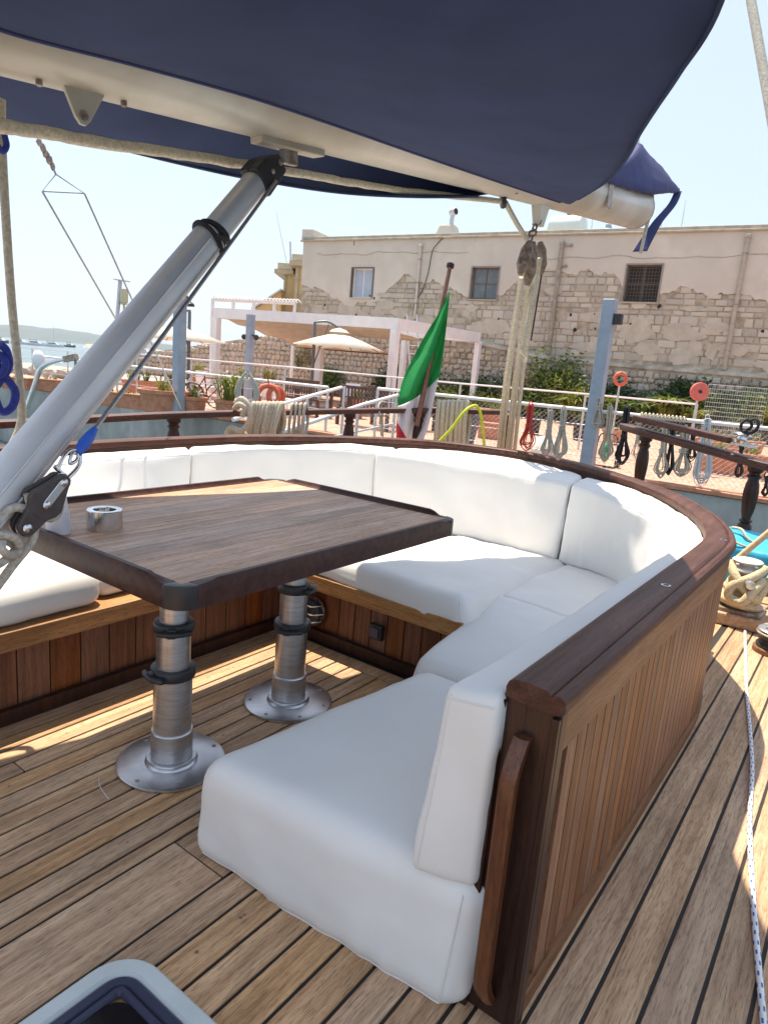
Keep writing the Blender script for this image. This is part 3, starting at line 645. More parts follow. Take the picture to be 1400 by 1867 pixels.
# ---- table
TX0, TX1, TY0, TY1, TZ = -2.79, -1.545, 1.18, 2.805, .97
tab = thing('table', 'teak-planked cockpit table with raised dark edging on two telescopic aluminium pedestals', 'table', (-2.09, 1.92, 0))
m = MB(); m.box(TX0+.045, TX1-.045, TY0+.045, TY1-.045, TZ-.055, TZ-.006); build('tabletop_base', m, caulk, tab)
npl = 14; w = (TX1-TX0-.09)/npl
for i in range(npl):
    a = TX0+.045+i*w; m = MB(); m.box(a+.0012, a+w-.0012, TY0+.045, TY1-.045, TZ-.007, TZ); build('plank', m, table_wood, tab, bevel=.0008, bseg=1)
def trim(a, b_, nrm, raised=.018, parent=tab):
    a = V(a); b_ = V(b_); d = (b_-a); L_ = d.length; d = d/L_; nn = V(nrm); secs = []
    for t in [0, .03, .055, .08, .10]+[.1+.8*i/8 for i in range(1, 8)]+[.90, .92, .945, .97, 1]:
        s = t*L_; e = min(s, L_-s); h = raised*(0 if e < .03 else min(1, (e-.03)/.05)); h = raised*(3*(h/raised)**2-2*(h/raised)**3) if raised else 0
        p = a+d*s
        secs.append([p+nn*(.046)+V((0, 0, -.075)), p+nn*.004+V((0, 0, -.075)), p+nn*0+V((0, 0, -.062)), p+V((0, 0, h-.012)), p+nn*.008+V((0, 0, h)), p+nn*.024+V((0, 0, h)), p+nn*.034+V((0, 0, .0015+h*.25)), p+nn*.046+V((0, 0, .0015))])
    build('edge_trim', MB().loft(secs), mahog_y if False else table_edge, parent, smooth=35)
table_edge = mat('table_edge_mahogany', (.036, .013, .009), (.072, .027, .020), 5, .45, bump=.06, spec=.25, stretch=(6, 6, 6))
c_ = .075
trim((TX0+c_, TY0, TZ), (TX1-c_, TY0, TZ), (0, 1, 0)); trim((TX1, TY0+c_, TZ), (TX1, TY1-c_, TZ), (-1, 0, 0), .010)
trim((TX1-c_, TY1, TZ), (TX0+c_, TY1, TZ), (0, -1, 0), .022); trim((TX0, TY1-c_, TZ), (TX0, TY0+c_, TZ), (1, 0, 0), .022)
corner_m = mat('corner_block_black', (.018, .015, .017), (.028, .024, .026), 9, .4)
for sx, sy in ((0, 0), (1, 0), (0, 1), (1, 1)):
    cx = TX0+c_ if sx == 0 else TX1-c_; cy = TY0+c_ if sy == 0 else TY1-c_
    ang0 = {(0, 0): 180, (1, 0): 270, (1, 1): 0, (0, 1): 90}[(sx, sy)]; pts = []
    for i in range(9):
        a = R(ang0+90*i/8); pts.append((cx+c_*math.cos(a), cy+c_*math.sin(a)))
    sgx = 1 if sx == 0 else -1; sgy = 1 if sy == 0 else -1
    inn = [(cx, cy)]
    # L-shaped inner edge so the corner butts against planks and trims
    poly = pts+[(cx+(0), cy+(0))] if False else pts
    a0, a1 = pts[0], pts[-1]
    def inward(p): return (min(max(p[0], TX0+.0455), TX1-.0455), min(max(p[1], TY0+.0455), TY1-.0455))
    poly = pts+[inward(a1), (min(max(cx-sgx*.0295, TX0+.0455), TX1-.0455), min(max(cy-sgy*.0295, TY0+.0455), TY1-.0455)), inward(a0)]
    m = MB(); m.prism(poly, TZ-.0745, TZ+.0012); build('corner_block', m, corner_m, tab, smooth=30, bevel=.003)
def pedestal(x, y, extra):
    m = MB(); m.lathe([(.205, 0), (.215, .003), (.215, .010), (.208, .014), (.105, .014), (.100, .020), (.088, .030)], (x, y, .001), 48); pl = build('base_plate', m, alu, tab, smooth=30)
    for i in range(7):
        a = 2*math.pi*i/7+.4; m = MB(); m.lathe([(.009, 0), (.009, .002), (.004, .0035), (.0001, .002)], (x+.185*math.cos(a), y+.185*math.sin(a), .0145), 10); build('screw', m, worn_steel, pl, smooth=40)
    m = MB(); pts = [(x+.092*math.cos(2*math.pi*i/28)*(1+random.uniform(-.025, .025)), y+.092*math.sin(2*math.pi*i/28)*(1+random.uniform(-.025, .025)), .026) for i in range(28)]; m.tube(pts, .0085, 6, closed=True); build('weld_bead', m, alu, pl, smooth=60)
    m = MB(); m.lathe([(.083, .02), (.083, .150), (.080, .154), (.074, .154)], (x, y, 0), 36); build('base_sleeve', m, alu, tab, smooth=30)
    m = MB(); m.lathe([(.0755, .15), (.0755, .405), (.070, .408), (.064, .408)], (x, y, 0), 36); build('lower_tube', m, alu, tab, smooth=30)
    m = MB(); m.lathe([(.066, .40), (.066, .615), (.060, .618), (.055, .618)], (x, y, 0), 36); build('middle_tube', m, alu, tab, smooth=30)
    m = MB(); m.lathe([(.0545, .61), (.0545, .90)], (x, y, 0), 32); build('upper_tube', m, alu, tab, smooth=30)
    m = MB(); m.lathe([(.11, .882), (.11, .894)], (x, y, 0), 32); build('top_flange', m, alu, tab)
    for (z, r, a) in ((.385, .079, extra[0]), (.575, .070, extra[1])):
        m = MB(); m.lathe([(r-.003, 0), (r+.007, .002), (r+.010, .010), (r+.010, .034), (r+.006, .042), (r-.003, .044)], (x, y, z), 30)
        cl = build('clamp', m, blackp, tab, smooth=40)
        d = V((math.cos(a), math.sin(a), 0)); q = V((x, y, z+.02))+d*(r+.012); t = V((-d.y, d.x, 0))
        m = MB(); m.tube(spline([q-t*.055+d*.002, q-t*.02+d*.015, q+t*.02+d*.015, q+t*.07-d*.004], 4), [.012]*4+[.013]*4+[.012]*4+[.009], 8); build('clamp_lever', m, blackp, cl, smooth=50)
        m = MB(); m.beam(q-t*.02, q+t*.012, .03, .036); build('clamp_lug', m, blackp, cl, bevel=.004)
pedestal(-2.080, 1.572, (R(-95), R(-40))); pedestal(-2.100, 2.272, (R(-60), R(20)))

# ---- things on the table
c = atz(106, 972, TZ)
cups = thing('cup_stack', 'tall stack of white plastic cups upside down on the near left corner of the table', 'cups', (c.x, c.y, TZ))
for i in range(18):
    z = TZ+.001+i*.0046; r = .041-.00022*i
    m = MB(); m.lathe([(r, z-TZ), (r+.0012, z-TZ+.0012), (r+.0008, z-TZ+.0035), (r-.0015, z-TZ+.0045), (r-.004, z-TZ+.014)], (c.x, c.y, TZ), 30)
    build('cup', m, cup_m, cups, smooth=30)
m = MB(); m.lathe([(.0365, .082), (.0355, .09), (.0265, .160), (.026, .164), (.0245, .1655), (.0001, .1645)], (c.x, c.y, TZ), 30); build('cup', m, cup_m, cups, smooth=40)
a = atz(191, 964, TZ); ax, ay = a.x, a.y
ash = thing('ashtray', 'round brushed steel ashtray full of cigarette ends beside the cup stack', 'ashtray', (ax, ay, TZ))
m = MB(); m.lathe([(.061, 0), (.0635, .002), (.0635, .074), (.062, .076), (.041, .0755), (.040, .072), (.043, .05), (.043, .02), (.0001, .018)], (ax, ay, TZ), 40); build('ashtray_body', m, chrome, ash, smooth=30)
m = MB(); m.lathe([(.042, .056), (.0001, .058)], (ax, ay, TZ), 16); build('ash', m, mat('ash_grey', (.10, .095, .09), (.2, .19, .18), 80, .9), ash)
cigw = mat('cigarette_paper', (.62, .60, .56), (.75, .73, .69), 60, .8); cigf = mat('cigarette_filter', (.50, .33, .16), rough=.8)
for i in range(9):
    a = random.uniform(0, 6.28); rr = random.uniform(0, .02); p = V((ax+rr*math.cos(a), ay+rr*math.sin(a), TZ+.066)); d = V((math.cos(a+1.3), math.sin(a+1.3), random.uniform(.1, 1.0))).normalized()
    m = MB(); m.tube([p-d*.012, p+d*.014], .0042, 8); build('cigarette_end', m, random.choice([cigw, cigw, cigf]), ash, smooth=40)

# ---- deck hatch at bottom left
hc = atz(245, 1752, .035); H0 = hc
def rrect(x0, x1, y0, y1, r, z, n=8):
    P = []
    for (cx, cy, a0) in ((x1-r, y1-r, 0), (x0+r, y1-r, 90), (x0+r, y0+r, 180), (x1-r, y0+r, 270)):
        for i in range(n+1): a = R(a0+90*i/n); P.append(V((cx+r*math.cos(a), cy+r*math.sin(a), z)))
    return P
hx0, hx1, hy0, hy1 = -1.40, -.74, .30, .935
hat = thing('deck_hatch', 'grey-framed deck hatch with smoked dark pane set in the teak deck', 'hatch', ((hx0+hx1)/2, (hy0+hy1)/2, 0))
rot = Matrix.Rotation(0, 4, 'Z')
def ringpr(i0, i1, z0, z1, z2, m, nm, r=.10):
    a = rrect(hx0+i0, hx1-i0, hy0+i0, hy1-i0, max(.01, r-i0), z0); b_ = rrect(hx0+i0, hx1-i0, hy0+i0, hy1-i0, max(.01, r-i0), z1)
    b2 = rrect(hx0+i0+.006, hx1-i0-.006, hy0+i0+.006, hy1-i0-.006, max(.01, r-i0-.006), z1+.005)
    c1 = rrect(hx0+i1-.004, hx1-i1+.004, hy0+i1-.004, hy1-i1+.004, max(.01, r-i1), z1+.005); c0 = rrect(hx0+i1, hx1-i1, hy0+i1, hy1-i1, max(.01, r-i1), z2)
    k = MB(); k.loft([a, b_, b2, c1, c0], cap=False); return build(nm, k, m, hat, smooth=35)
ringpr(0, .048, .001, .032, .020, hatch_frame, 'hatch_frame', .12); ringpr(.0485, .078, .001, .022, .012, hatch_seal, 'seal', .11); ringpr(.0785, .10, .001, .020, .012, hatch_seal, 'inner_frame', .10)
k = MB(); k.prism([(p.x, p.y) for p in rrect(hx0+.101, hx1-.101, hy0+.101, hy1-.101, .05, 0)], .001, .017); build('pane', k, acrylic, hat, smooth=30)

# ---- boom over the centreline, silver strut, fittings
def zc(y): return 2.56+.129*y
BX = -2.62; BR = .2
boom = thing('boom', 'cream painted boom running aft over the table', 'boom', (BX, 4, zc(4)))
bd = V((0, 1, .129)).normalized(); y_end = 8.02
m = MB(); s0 = V((BX, -4, zc(-4))); s1 = V((BX, y_end, zc(y_end))); Lb = (s1-s0).length
m.lathe([(BR, 0), (BR, Lb-.03), (BR-.012, Lb-.008), (BR-.03, Lb)], s0, 40, bd); build('boom_tube', m, cream, boom, smooth=35)
m = MB(); m.lathe([(BR+.004, Lb-.05), (BR+.004, Lb-.036)], s0, 40, bd); build('end_band', m, worn_steel, boom, smooth=35)
def under(y, ang=-90, r=BR): a = R(ang); return V((BX+r*math.cos(a), y, zc(y)+r*math.sin(a)*1.0))
# eye plates under the boom
def eyeplate(p, sz, nm='eye_plate'):
    m = MB(); w = sz; poly = [(-w, 0), (-w*.35, -w*1.25), (-w*.12, -w*1.5), (w*.12, -w*1.5), (w*.35, -w*1.25), (w, 0)]
    k = MB(); n_ = len(poly); k.v = [V((p.x-.008, p.y+a, p.z+b_)) for a, b_ in poly]+[V((p.x+.008, p.y+a, p.z+b_)) for a, b_ in poly]
    k.f = [tuple(range(n_)), tuple(range(n_, 2*n_))[::-1]]+[(i, (i+1) % n_, n_+(i+1) % n_, n_+i) for i in range(n_)]
    o = build(nm, k, cream, boom, bevel=.003)
    k = MB(); k.lathe([(.012, -.011), (.018, -.011), (.018, .011), (.012, .011)], (p.x, p.y, p.z-w*1.12), 14, (1, 0, 0)); build('eye', k, worn_steel, o, smooth=40)
    k = MB(); k.lathe([(.0125, -.009), (.0001, -.009)], (p.x, p.y, p.z-w*1.12), 12, (1, 0, 0)); k.lathe([(.0125, .009), (.0001, .009)], (p.x, p.y, p.z-w*1.12), 12, (1, 0, 0)); build('eye_hole', k, dark_in, o)
pe = atx(150, 168, BX+.03); eyeplate(V((BX+.03, pe.y, zc(pe.y)-BR+.012)), .085)
for dy in (-.16, .17):
    k = MB(); k.lathe([(.012, 0), (.012, .016), (.006, .02), (.0001, .02)], under(pe.y+dy)+V((.03, 0, .0)), 8, (0, 0, -1)); build('bolt', k, worn_steel, boom, smooth=40)
ps = atx(522, 268, BX)
k = MB(); k.beam(under(ps.y-.20)+V((0, 0, -.012)), under(ps.y+.24)+V((0, 0, -.012)), .085, .035); plate = build('strut_bracket', k, cream, boom, bevel=.008)
k = MB(); k.beam(under(ps.y-.03)+V((0, 0, -.06)), under(ps.y+.07)+V((0, 0, -.06)), .035, .07); build('bracket_lug', k, worn_steel, plate, bevel=.006)
# the strut
strut = thing('strut', 'thick silver telescopic strut slanting up from the lower left to the boom', 'strut', tuple(atx(20, 905, BX)))
top = atx(494, 298, BX); f0 = atx(2, 893, -2.12); sd = (f0-top).normalized(); foot = top+sd*3.2
def at_len(t): return top+sd*t
def to_px(p): v = p-EYE; w = v.dot(_fw); return 700+CAM_F*v.dot(_rt)/w
tl = min((abs(to_px(at_len(q*.005))-383), q*.005) for q in range(20, 400))[1]; collar = at_len(tl)
def ovaltube(a, b_, ra, rb, nm, m_):
    d = (b_-a).normalized(); e1 = d.cross(V((1, 0, 0))).normalized(); e2 = V((1, 0, 0)); N_ = 36; secs = []
    for p in (a, b_): secs.append([p+e2*ra*math.copysign(abs(math.cos(t))**.75, math.cos(t))+e1*rb*math.copysign(abs(math.sin(t))**.75, math.sin(t)) for t in [2*math.pi*i/N_ for i in range(N_)]])
    return build(nm, MB().loft(secs), m_, strut, smooth=30)
ovaltube(at_len(.13), at_len(tl+.3), .056, .055, 'inner_tube', alu_strut); ovaltube(at_len(tl), foot, .068, .066, 'outer_tube', alu_strut)
for sg in (-1, 1):
    k = MB(); k.beam(at_len(tl+.02)+V((.0682, 0, 0))+sd.cross(V((1, 0, 0)))*.03*sg, foot+V((.0885, 0, 0))+sd.cross(V((1, 0, 0)))*.03*sg, .004, .006); build('seam_ridge', k, alu_strut, strut)
e1 = sd.cross(V((1, 0, 0))).normalized()
poly = [(-.03, -.055), (.05, -.062), (.20, -.070), (.20, .070), (.10, .070), (.03, .052), (-.03, .03)]
for xo in (-.062, .0):
    k = MB(); n_ = len(poly); k.v = [top+sd*a+e1*b_+V((xo, 0, 0)) for a, b_ in poly]+[top+sd*a+e1*b_+V((xo+.062, 0, 0)) for a, b_ in poly]
    k.f = [tuple(range(n_)), tuple(range(n_, 2*n_))[::-1]]+[(i, (i+1) % n_, n_+(i+1) % n_, n_+i) for i in range(n_)]
    build('end_fitting', k, blackp, strut, bevel=.012)
k = MB(); k.lathe([(.012, 0), (.012, .006), (.006, .009), (.0001, .009)], top+sd*.09+V((.06, 0, 0)), 12, (1, 0, 0)); build('fitting_bolt', k, worn_steel, strut, smooth=40)
k = MB(); k.lathe([(.014, 0), (.014, .008), (.008, .012), (.0001, .012)], top+sd*0+V((.06, 0, 0)), 12, (1, 0, 0)); build('fitting_bolt', k, worn_steel, strut, smooth=40)
m = MB()
for q, (t, tilt) in enumerate(((tl-.045, .02), (tl-.012, -.012), (tl+.02, .015))):
    pts = []
    for i in range(24):
        a = 2*math.pi*i/24; rr = .062 if t < tl-.01 else .077; pts.append(at_len(t+tilt*math.sin(a+q))+V((1, 0, 0))*rr*math.cos(a)+e1*rr*math.sin(a))
    m.tube(pts, .011, 7, closed=True)
m.tube([at_len(tl-.03)+V((.065, 0, 0))-e1*.03, at_len(tl+.0)+V((.082, 0, 0))-e1*.01, at_len(tl+.04)+V((.080, 0, 0))+e1*.03], .011, 7)
tag(build('cord_lashing', m, rope_b, smooth=60), 'black cord wrapped round the joint of the silver strut', 'cord')

# vang wire, shackle, block
XW = BX+.12
w0 = atx(486, 352, XW); XW = -2.03; w1 = atx(165, 793, XW-.05)
m = MB(); m.tube([w0+(w0-w1).normalized()*.12, w0, w1], .008, 8)
tag(build('vang_wire', m, wire_m, smooth=60), 'grey wire running beside the silver strut down to the double pulley', 'wire')
w2 = atx(150, 815, XW); wd = (w2-w0).normalized()
m = MB(); m.tube([w1-wd*.03, w1+wd*.0, w1+wd*.04, w1+wd*.085], [.010, .017, .020, .014], 10); tag(build('tape_sleeve', m, blue_tape, smooth=60), 'blue taped splice at the lower end of the wire beside the strut', 'tape')
blk = thing('pulley_block', 'brown double pulley block with steel straps and shackle in front of the strut', 'pulley', tuple(atx(75, 920, XW)))
e2_ = V((1, 0, 0)); en = wd.cross(e2_).normalized()
sh = w1+wd*.13
def shackle(c, d, n2, r, wr_):
    pts = [c+d*.05+n2*r*.7, c+n2*r*1.0, c-d*.035+n2*r*.8, c-d*.055, c-d*.035-n2*r*.8, c-n2*r*1.0, c+d*.05-n2*r*.7]; k = MB(); k.tube(spline(pts, 5), wr_, 8); k.tube([c+d*.045+n2*r*1.15, c+d*.045-n2*r*1.15], wr_*1.1, 8); return k
build('shackle', shackle(sh, wd, en, .03, .0065), chrome, blk, smooth=60)
m = MB(); m.tube(spline([w1+wd*.075, w1+wd*.10+en*.012, w1+wd*.13, w1+wd*.10-en*.012, w1+wd*.075], 4), .006, 7); build('wire_thimble', m, chrome, blk, smooth=60)
bc = atx(78, 912, XW); bd2 = (atx(40, 965, XW)-atx(100, 888, XW)).normalized(); bn = bd2.cross(e2_).normalized()
def cheek(x0, x1, prof, m_, nm, bv=.006):
    k = MB(); n_ = len(prof); k.v = [bc+bd2*a+bn*b_+V((x0, 0, 0)) for a, b_ in prof]+[bc+bd2*a+bn*b_+V((x1, 0, 0)) for a, b_ in prof]
    k.f = [tuple(range(n_)), tuple(range(n_, 2*n_))[::-1]]+[(i, (i+1) % n_, n_+(i+1) % n_, n_+i) for i in range(n_)]
    return build(nm, k, m_, blk, bevel=bv)
def tear(r1, a1, r2, a2, n=8):
    P = []
    for i in range(n+1): t = R(90+180*i/n); P.append((a1+r1*math.cos(t), r1*math.sin(t)))
    for i in range(n+1): t = R(-90+180*i/n); P.append((a2+r2*math.cos(t), r2*math.sin(t)))
    return P
cheek(.012, .032, tear(.026, -.075, .058, .0), blockp, 'cheek'); cheek(-.028, -.008, tear(.026, -.075, .058, .0), blockp, 'cheek'); cheek(-.008, .012, tear(.018, -.05, .045, .0), blackp, 'sheave')
cheek(.010, .030, tear(.042, .02, .030, .095), blockp, 'cheek'); cheek(-.028, -.010, tear(.042, .02, .030, .095), blockp, 'cheek')
cheek(.033, .037, tear(.013, -.075, .013, .01), chrome, 'steel_strap', .002)
for a, rr in ((-.075, .0085), (.01, .0085), (.098, .010)):
    k = MB(); k.lathe([(rr+.004, 0), (rr+.004, .002), (rr, .005), (rr*.4, .007), (.0001, .007)], bc+bd2*a+V((.031 if a > .05 else .037, 0, 0)), 14, (1, 0, 0)); build('pin', k, chrome, blk, smooth=40)
m = MB(); m.tube([sh+wd*.04, bc-bd2*.08], .013, 8); build('swivel', m, chrome, blk, smooth=60)
# ropes through the block
ra = atx(30, 985, XW); rb_ = atx(-60, 1120, XW)
m = MB(); m.tube(spline([bc+bn*.055*-1+bd2*-.02, bc-bn*.058+bd2*.03, atx(28, 925, XW), atx(-10, 960, XW), atx(-60, 1000, XW)], 6), .014, 8)
m.tube(spline([bc+bn*.05+bd2*.01, atx(62, 975, XW), atx(20, 1035, XW), atx(-50, 1130, XW)], 6), .014, 8)
tag(build('tackle_rope', m, rope_g, smooth=60), 'grey tackle rope running through the brown pulley to the lower left', 'rope')
kc = atx(22, 992, XW+.03); m = MB()
m.tube(spline([atx(-30, 985, XW+.03), atx(5, 975, XW+.05), atx(30, 985, XW+.04), atx(34, 1003, XW+.02), atx(18, 1012, XW+.04), atx(2, 1000, XW+.06), atx(8, 985, XW+.03), atx(28, 1000, XW), atx(4, 1025, XW+.03), atx(-30, 1040, XW+.03)], 6), .013, 8)
tag(build('knot', m, rope_g, smooth=60), 'knotted grey rope end just under the brown pulley block', 'knot')
# white halyard and blue line at the left edge
m = MB(); XL = -3.0
m.tube(spline([atx(2, 180, XL), atx(3, 260, XL), atx(12, 420, XL), atx(22, 560, XL), atx(35, 690, XL), atx(38, 770, XL), atx(8, 830, XL), atx(-40, 860, XL)], 8), .017, 9)
tag(build('hanging_rope', m, rope_w, smooth=60), 'thick cream rope hanging in a bight down the left edge', 'rope')
m = MB(); XQ = XL+.06
m.tube(spline([atx(2, 215, XQ), atx(8, 245, XQ), atx(12, 265, XQ), atx(4, 275, XQ), atx(-6, 262, XQ)], 5), .012, 8)
m.tube([atx(-10, 270, XQ), atx(-8, 630, XQ)], .010, 8)
m.tube(spline([atx(0, 628, XQ), atx(12, 640, XQ), atx(16, 668, XQ), atx(2, 690, XQ), atx(-10, 715, XQ), atx(2, 750, XQ), atx(22, 742, XQ), atx(28, 715, XQ), atx(14, 693, XQ), atx(0, 680, XQ), atx(-8, 655, XQ)], 6), .017, 9)
m.tube(spline([atx(-8, 640, XQ), atx(10, 660, XQ+.02), atx(4, 680, XQ+.02), atx(-10, 690, XQ)], 5), .015, 8)
tag(build('blue_line', m, rope_bl, smooth=60), 'bright blue line with a big knotted loop at the left edge', 'rope')
# fluffy preventer rope under the awning to the small black ring
XR = -2.79
m = MB(); P_ = spline([atx(-20, 226, XR), atx(60, 238, XR), atx(200, 262, XR), atx(400, 292, XR), atx(560, 318, XR), atx(720, 345, XR), atx(912, 366, XR+.15)], 10)
m.tube([p+V((fbm(p*9), fbm(p*9+V((5, 1, 2))), fbm(p*9+V((9, 9, 1)))))*.004 for p in P_], [.0255-.006*i/len(P_)+random.uniform(-.0015, .0015) for i in range(len(P_))], 10)
tag(build('boom_rope', m, rope_w, smooth=60), 'fluffy cream rope stretched under the awning to the black ring by the boom', 'rope')
rc = atx(917, 366, XR+.15); m = MB(); m.lathe([(.028, -.02), (.05, -.018), (.055, 0), (.05, .018), (.028, .02)], rc, 16, (_rt.x, _rt.y, .2)); tag(build('lead_ring', m, blackp, smooth=50), 'small black lead ring hanging under the boom', 'ring')
m = MB(); q0 = atx(921, 368, XR+.15); q1 = atx(962, 438, BX); m.tube([q0, q0.lerp(q1, .5)+V((0, 0, -.01)), q1], .02, 8); tag(build('short_rope', m, rope_w, smooth=60), 'short cream rope from the black ring down to the rusty pulleys', 'rope')
m = MB(); q2_ = atx(943, 352, BX+.1); m.tube(spline([rc, rc.lerp(q2_, .5)+V((0, 0, .02)), q2_], 4), .006, 6); tag(build('lanyard', m, wire_m, smooth=60), 'thin lanyard tying the black ring to the boom', 'lanyard')

# mainsheet: boom fitting, chain, blocks, falls
pf = atx(985, 378, BX); ms = thing('mainsheet_block', 'rusty steel mainsheet pulleys shackled under the boom', 'pulley', tuple(pf))
m = MB(); zb = zc(pf.y)-BR
m.quadbox([V((BX-.03, pf.y-.05, zb-.16)), V((BX+.03, pf.y-.05, zb-.16)), V((BX+.03, pf.y+.05, zb-.16)), V((BX-.03, pf.y+.05, zb-.16)), V((BX-.05, pf.y-.09, zb+.02)), V((BX+.05, pf.y-.09, zb+.02)), V((BX+.05, pf.y+.09, zb+.02)), V((BX-.05, pf.y+.09, zb+.02))])
build('boom_eye', m, cream, ms, bevel=.01)
m = MB(); prev = atx(982, 398, BX)
for i in range(4):
    a = atx(981-4*i, 398+10*i, BX); b_ = atx(977-4*i, 410+10*i, BX); d = (b_-a); s = V((0, .03, 0)) if i % 2 else V((.03, 0, 0))
    m.tube([a, a+d*.3+s, a+d*.8+s, b_, a+d*.8-s, a+d*.3-s], .010, 6, closed=True)
build('chain', m, rusty, ms, smooth=60)
for (x0, y0, x1, y1, xo) in ((965, 440, 948, 500, .05), (972, 440, 962, 520, 0), (985, 440, 986, 500, -.04)):
    a = atx(x0, y0, BX+xo); b_ = atx(x1, y1, BX+xo); m = MB(); m.tube([a, a.lerp(b_, .25), a.lerp(b_, .7), b_], [.02, .05, .055, .02], 10); build('block_shell', m, rusty, ms, smooth=50)
m = MB(); fy = 6.9
for (x0, y0, x1, y1) in ((950, 505, 900, 832), (957, 470, 908, 832), (968, 500, 916, 832), (976, 455, 922, 832), (984, 470, 930, 832)):
    a = atx(x0, y0, BX); b_ = aty(x1, y1, 6.5); m.tube([a, a.lerp(b_, .5)+V((.0, 0, -.02)), b_+V((0, .1, -.35))], .020, 8)
tag(build('mainsheet', m, rope_w, smooth=60), 'bundle of cream mainsheet ropes running down behind the settee', 'rope')
m = MB(); m.tube(spline([atx(972, 520, BX), atx(955, 620, BX+.02), atx(950, 640, BX+.02), atx(960, 650, BX+.02), atx(957, 660, BX)], 5), .014, 7); tag(build('sheet_tail', m, rope_w, smooth=60), 'loose cream rope tail tucked into the mainsheet bundle', 'rope')
m = MB(); a = atx(992, 470, BX-.04); b_ = atx(968, 620, BX-.04); m.tube([a, a.lerp(b_, .5), b_], .007, 6); tag(build('thin_line', m, rope_b, smooth=60), 'thin dark line hanging beside the mainsheet ropes', 'line')
# end-of-boom lashings
m = MB(); pe2 = atx(1105, 332, BX+.19)
m.box(BX+BR-.01, BX+BR+.012, pe2.y+.05, pe2.y+.16, zc(pe2.y)-.12, zc(pe2.y)+.16); build('steel_cheek', m, worn_steel, boom, bevel=.008)
m = MB(); m.tube(spline([V((BX+.12, y_end+.03, zc(8)+.25)), V((BX+.14, y_end+.05, zc(8)+.05)), V((BX+.12, y_end+.05, zc(8)-.16)), V((BX+.10, y_end+.05, zc(8)-.45))], 6), .02, 8)
tag(build('end_lashing', m, rope_g, smooth=60), 'frayed grey rope lashed to the aft end of the boom', 'rope')
m = MB(); m.tube([atx(1163, 262, BX), atx(1167, 225, BX)], .012, 6); tag(build('whip_mast', m, galv), 'short pale rod standing up behind the boom cover', 'rod')

# ---- awning: one sheet over the boom, sagging either side
def awn():
    ins = [V((BX+BR+.01, .72, zc(.72)-.09)), V((BX+BR+.01, .95, zc(.95)-.09))]+[atx(x, y, BX+BR+.01) for x, y in ((0, 50), (250, 116), (450, 172), (600, 222), (750, 275), (880, 320), (960, 347), (1020, 367))]
    out = [V((-.16, .80, 2.62)), V((-.21, .98, 2.61)), V((-.30, 1.25, 2.6)), atz(1315, 0, 2.6), atz(1240, 130, 2.62), atz(1198, 193, 2.63), atz(1165, 245, 2.66), atz(1142, 288, 2.71), atz(1108, 328, 2.81), atz(1055, 362, 2.95)]
    por = [V((-3.66, .72, 2.58)), V((-3.60, .95, 2.59))]+[atz(x, y, z) for x, y, z in ((0, 216, 2.6), (100, 242, 2.6), (200, 265, 2.6), (330, 297, 2.6), (460, 325, 2.61), (620, 350, 2.67), (760, 358, 2.77), (870, 357, 2.90))]
    K = 8
    I, Ou, Po = spline(ins, K), spline(out, K), spline(por, K); secs = []
    n1 = 14
    for a, b_, c in zip(I, Ou, Po):
        row = []
        for j in range(n1+1):
            t = j/n1; p = b_.lerp(a, t); sag = math.sin(math.pi*t)*.03
            wv = fbm((p.x*1.1, p.y*.7, 3.1))*.035*math.sin(math.pi*t)+fbm((p.x*5+p.y*3, p.y*1.0-p.x, 1.3))*.022*math.sin(math.pi*min(1, t*1.3))
            row.append(p+V((0, 0, -sag+wv)))
        y = a.y; zt = zc(y)
        z_side = a.z
        for ang in (20, 50, 90, 130, 160): row.append(V((BX+(BR+.012)*math.cos(R(ang)), y, max(zt+(BR+.012)*math.sin(R(ang)), z_side))))
        pin_ = V((BX-BR-.01, y, zt-.02))
        for j in range(9):
            t = j/8; p = pin_.lerp(c, t); row.append(p+V((0, 0, -.02*math.sin(math.pi*t)+fbm((p.x*3, p.y*2, 9.1))*.012*math.sin(math.pi*t))))
        secs.append(row)
    m = MB(); m.loft(secs, closed=False, cap=False)
    aw = build('awning', m, navy, smooth=80)
    md = aw.modifiers.new('s', 'SOLIDIFY'); md.thickness = .003
    tag(aw, 'large navy canvas awning spread over the boom above the seats', 'awning')
    m = MB(); m.tube([p+V((0, 0, -.002)) for p in Ou], .008, 7); build('edge_hem', m, navy, aw, smooth=60)
    m = MB(); m.tube([p+V((0, 0, -.002)) for p in Po], .008, 7); build('edge_hem', m, navy, aw, smooth=60)
    m = MB(); m.tube([p+V((.004, 0, -.004)) for p in I], .009, 7); build('edge_hem', m, navy2, aw, smooth=60)
awn()
# sail cover end over the boom with its strap
secs = []
rg = [(1145, 285), (1165, 260), (1185, 280), (1212, 312), (1237, 345)]; lo = [(1085, 318), (1108, 331), (1140, 341), (1190, 352), (1236, 350)]
for (a, b_) in zip(rg, lo):
    r_ = atx(a[0], a[1], BX); l_ = atx(b_[0], b_[1], BX+.22 if b_[0] < 1200 else BX+.06); yy = r_.y
    row = []
    for j in range(7):
        t = j/6; p = l_.lerp(r_, t); p.x = BX+(l_.x-BX)*math.cos(t*math.pi/2)**.7 if t < 1 else BX; p += V((0, 0, fbm((p.y*4, t*3, 2))*.03)); row.append(p)
    row += [V((2*BX-p.x, p.y, p.z)) for p in row[-2::-1]]
    secs.append(row)
sc_ = spline_secs = []
for i in range(len(secs[0])): pass
cols_ = [spline([s[i] for s in secs], 6) for i in range(len(secs[0]))]
m = MB(); m.loft([[c[j]+V((0, 0, fbm(c[j]*7)*.012)) for c in cols_] for j in range(len(cols_[0]))], closed=False, cap=False)
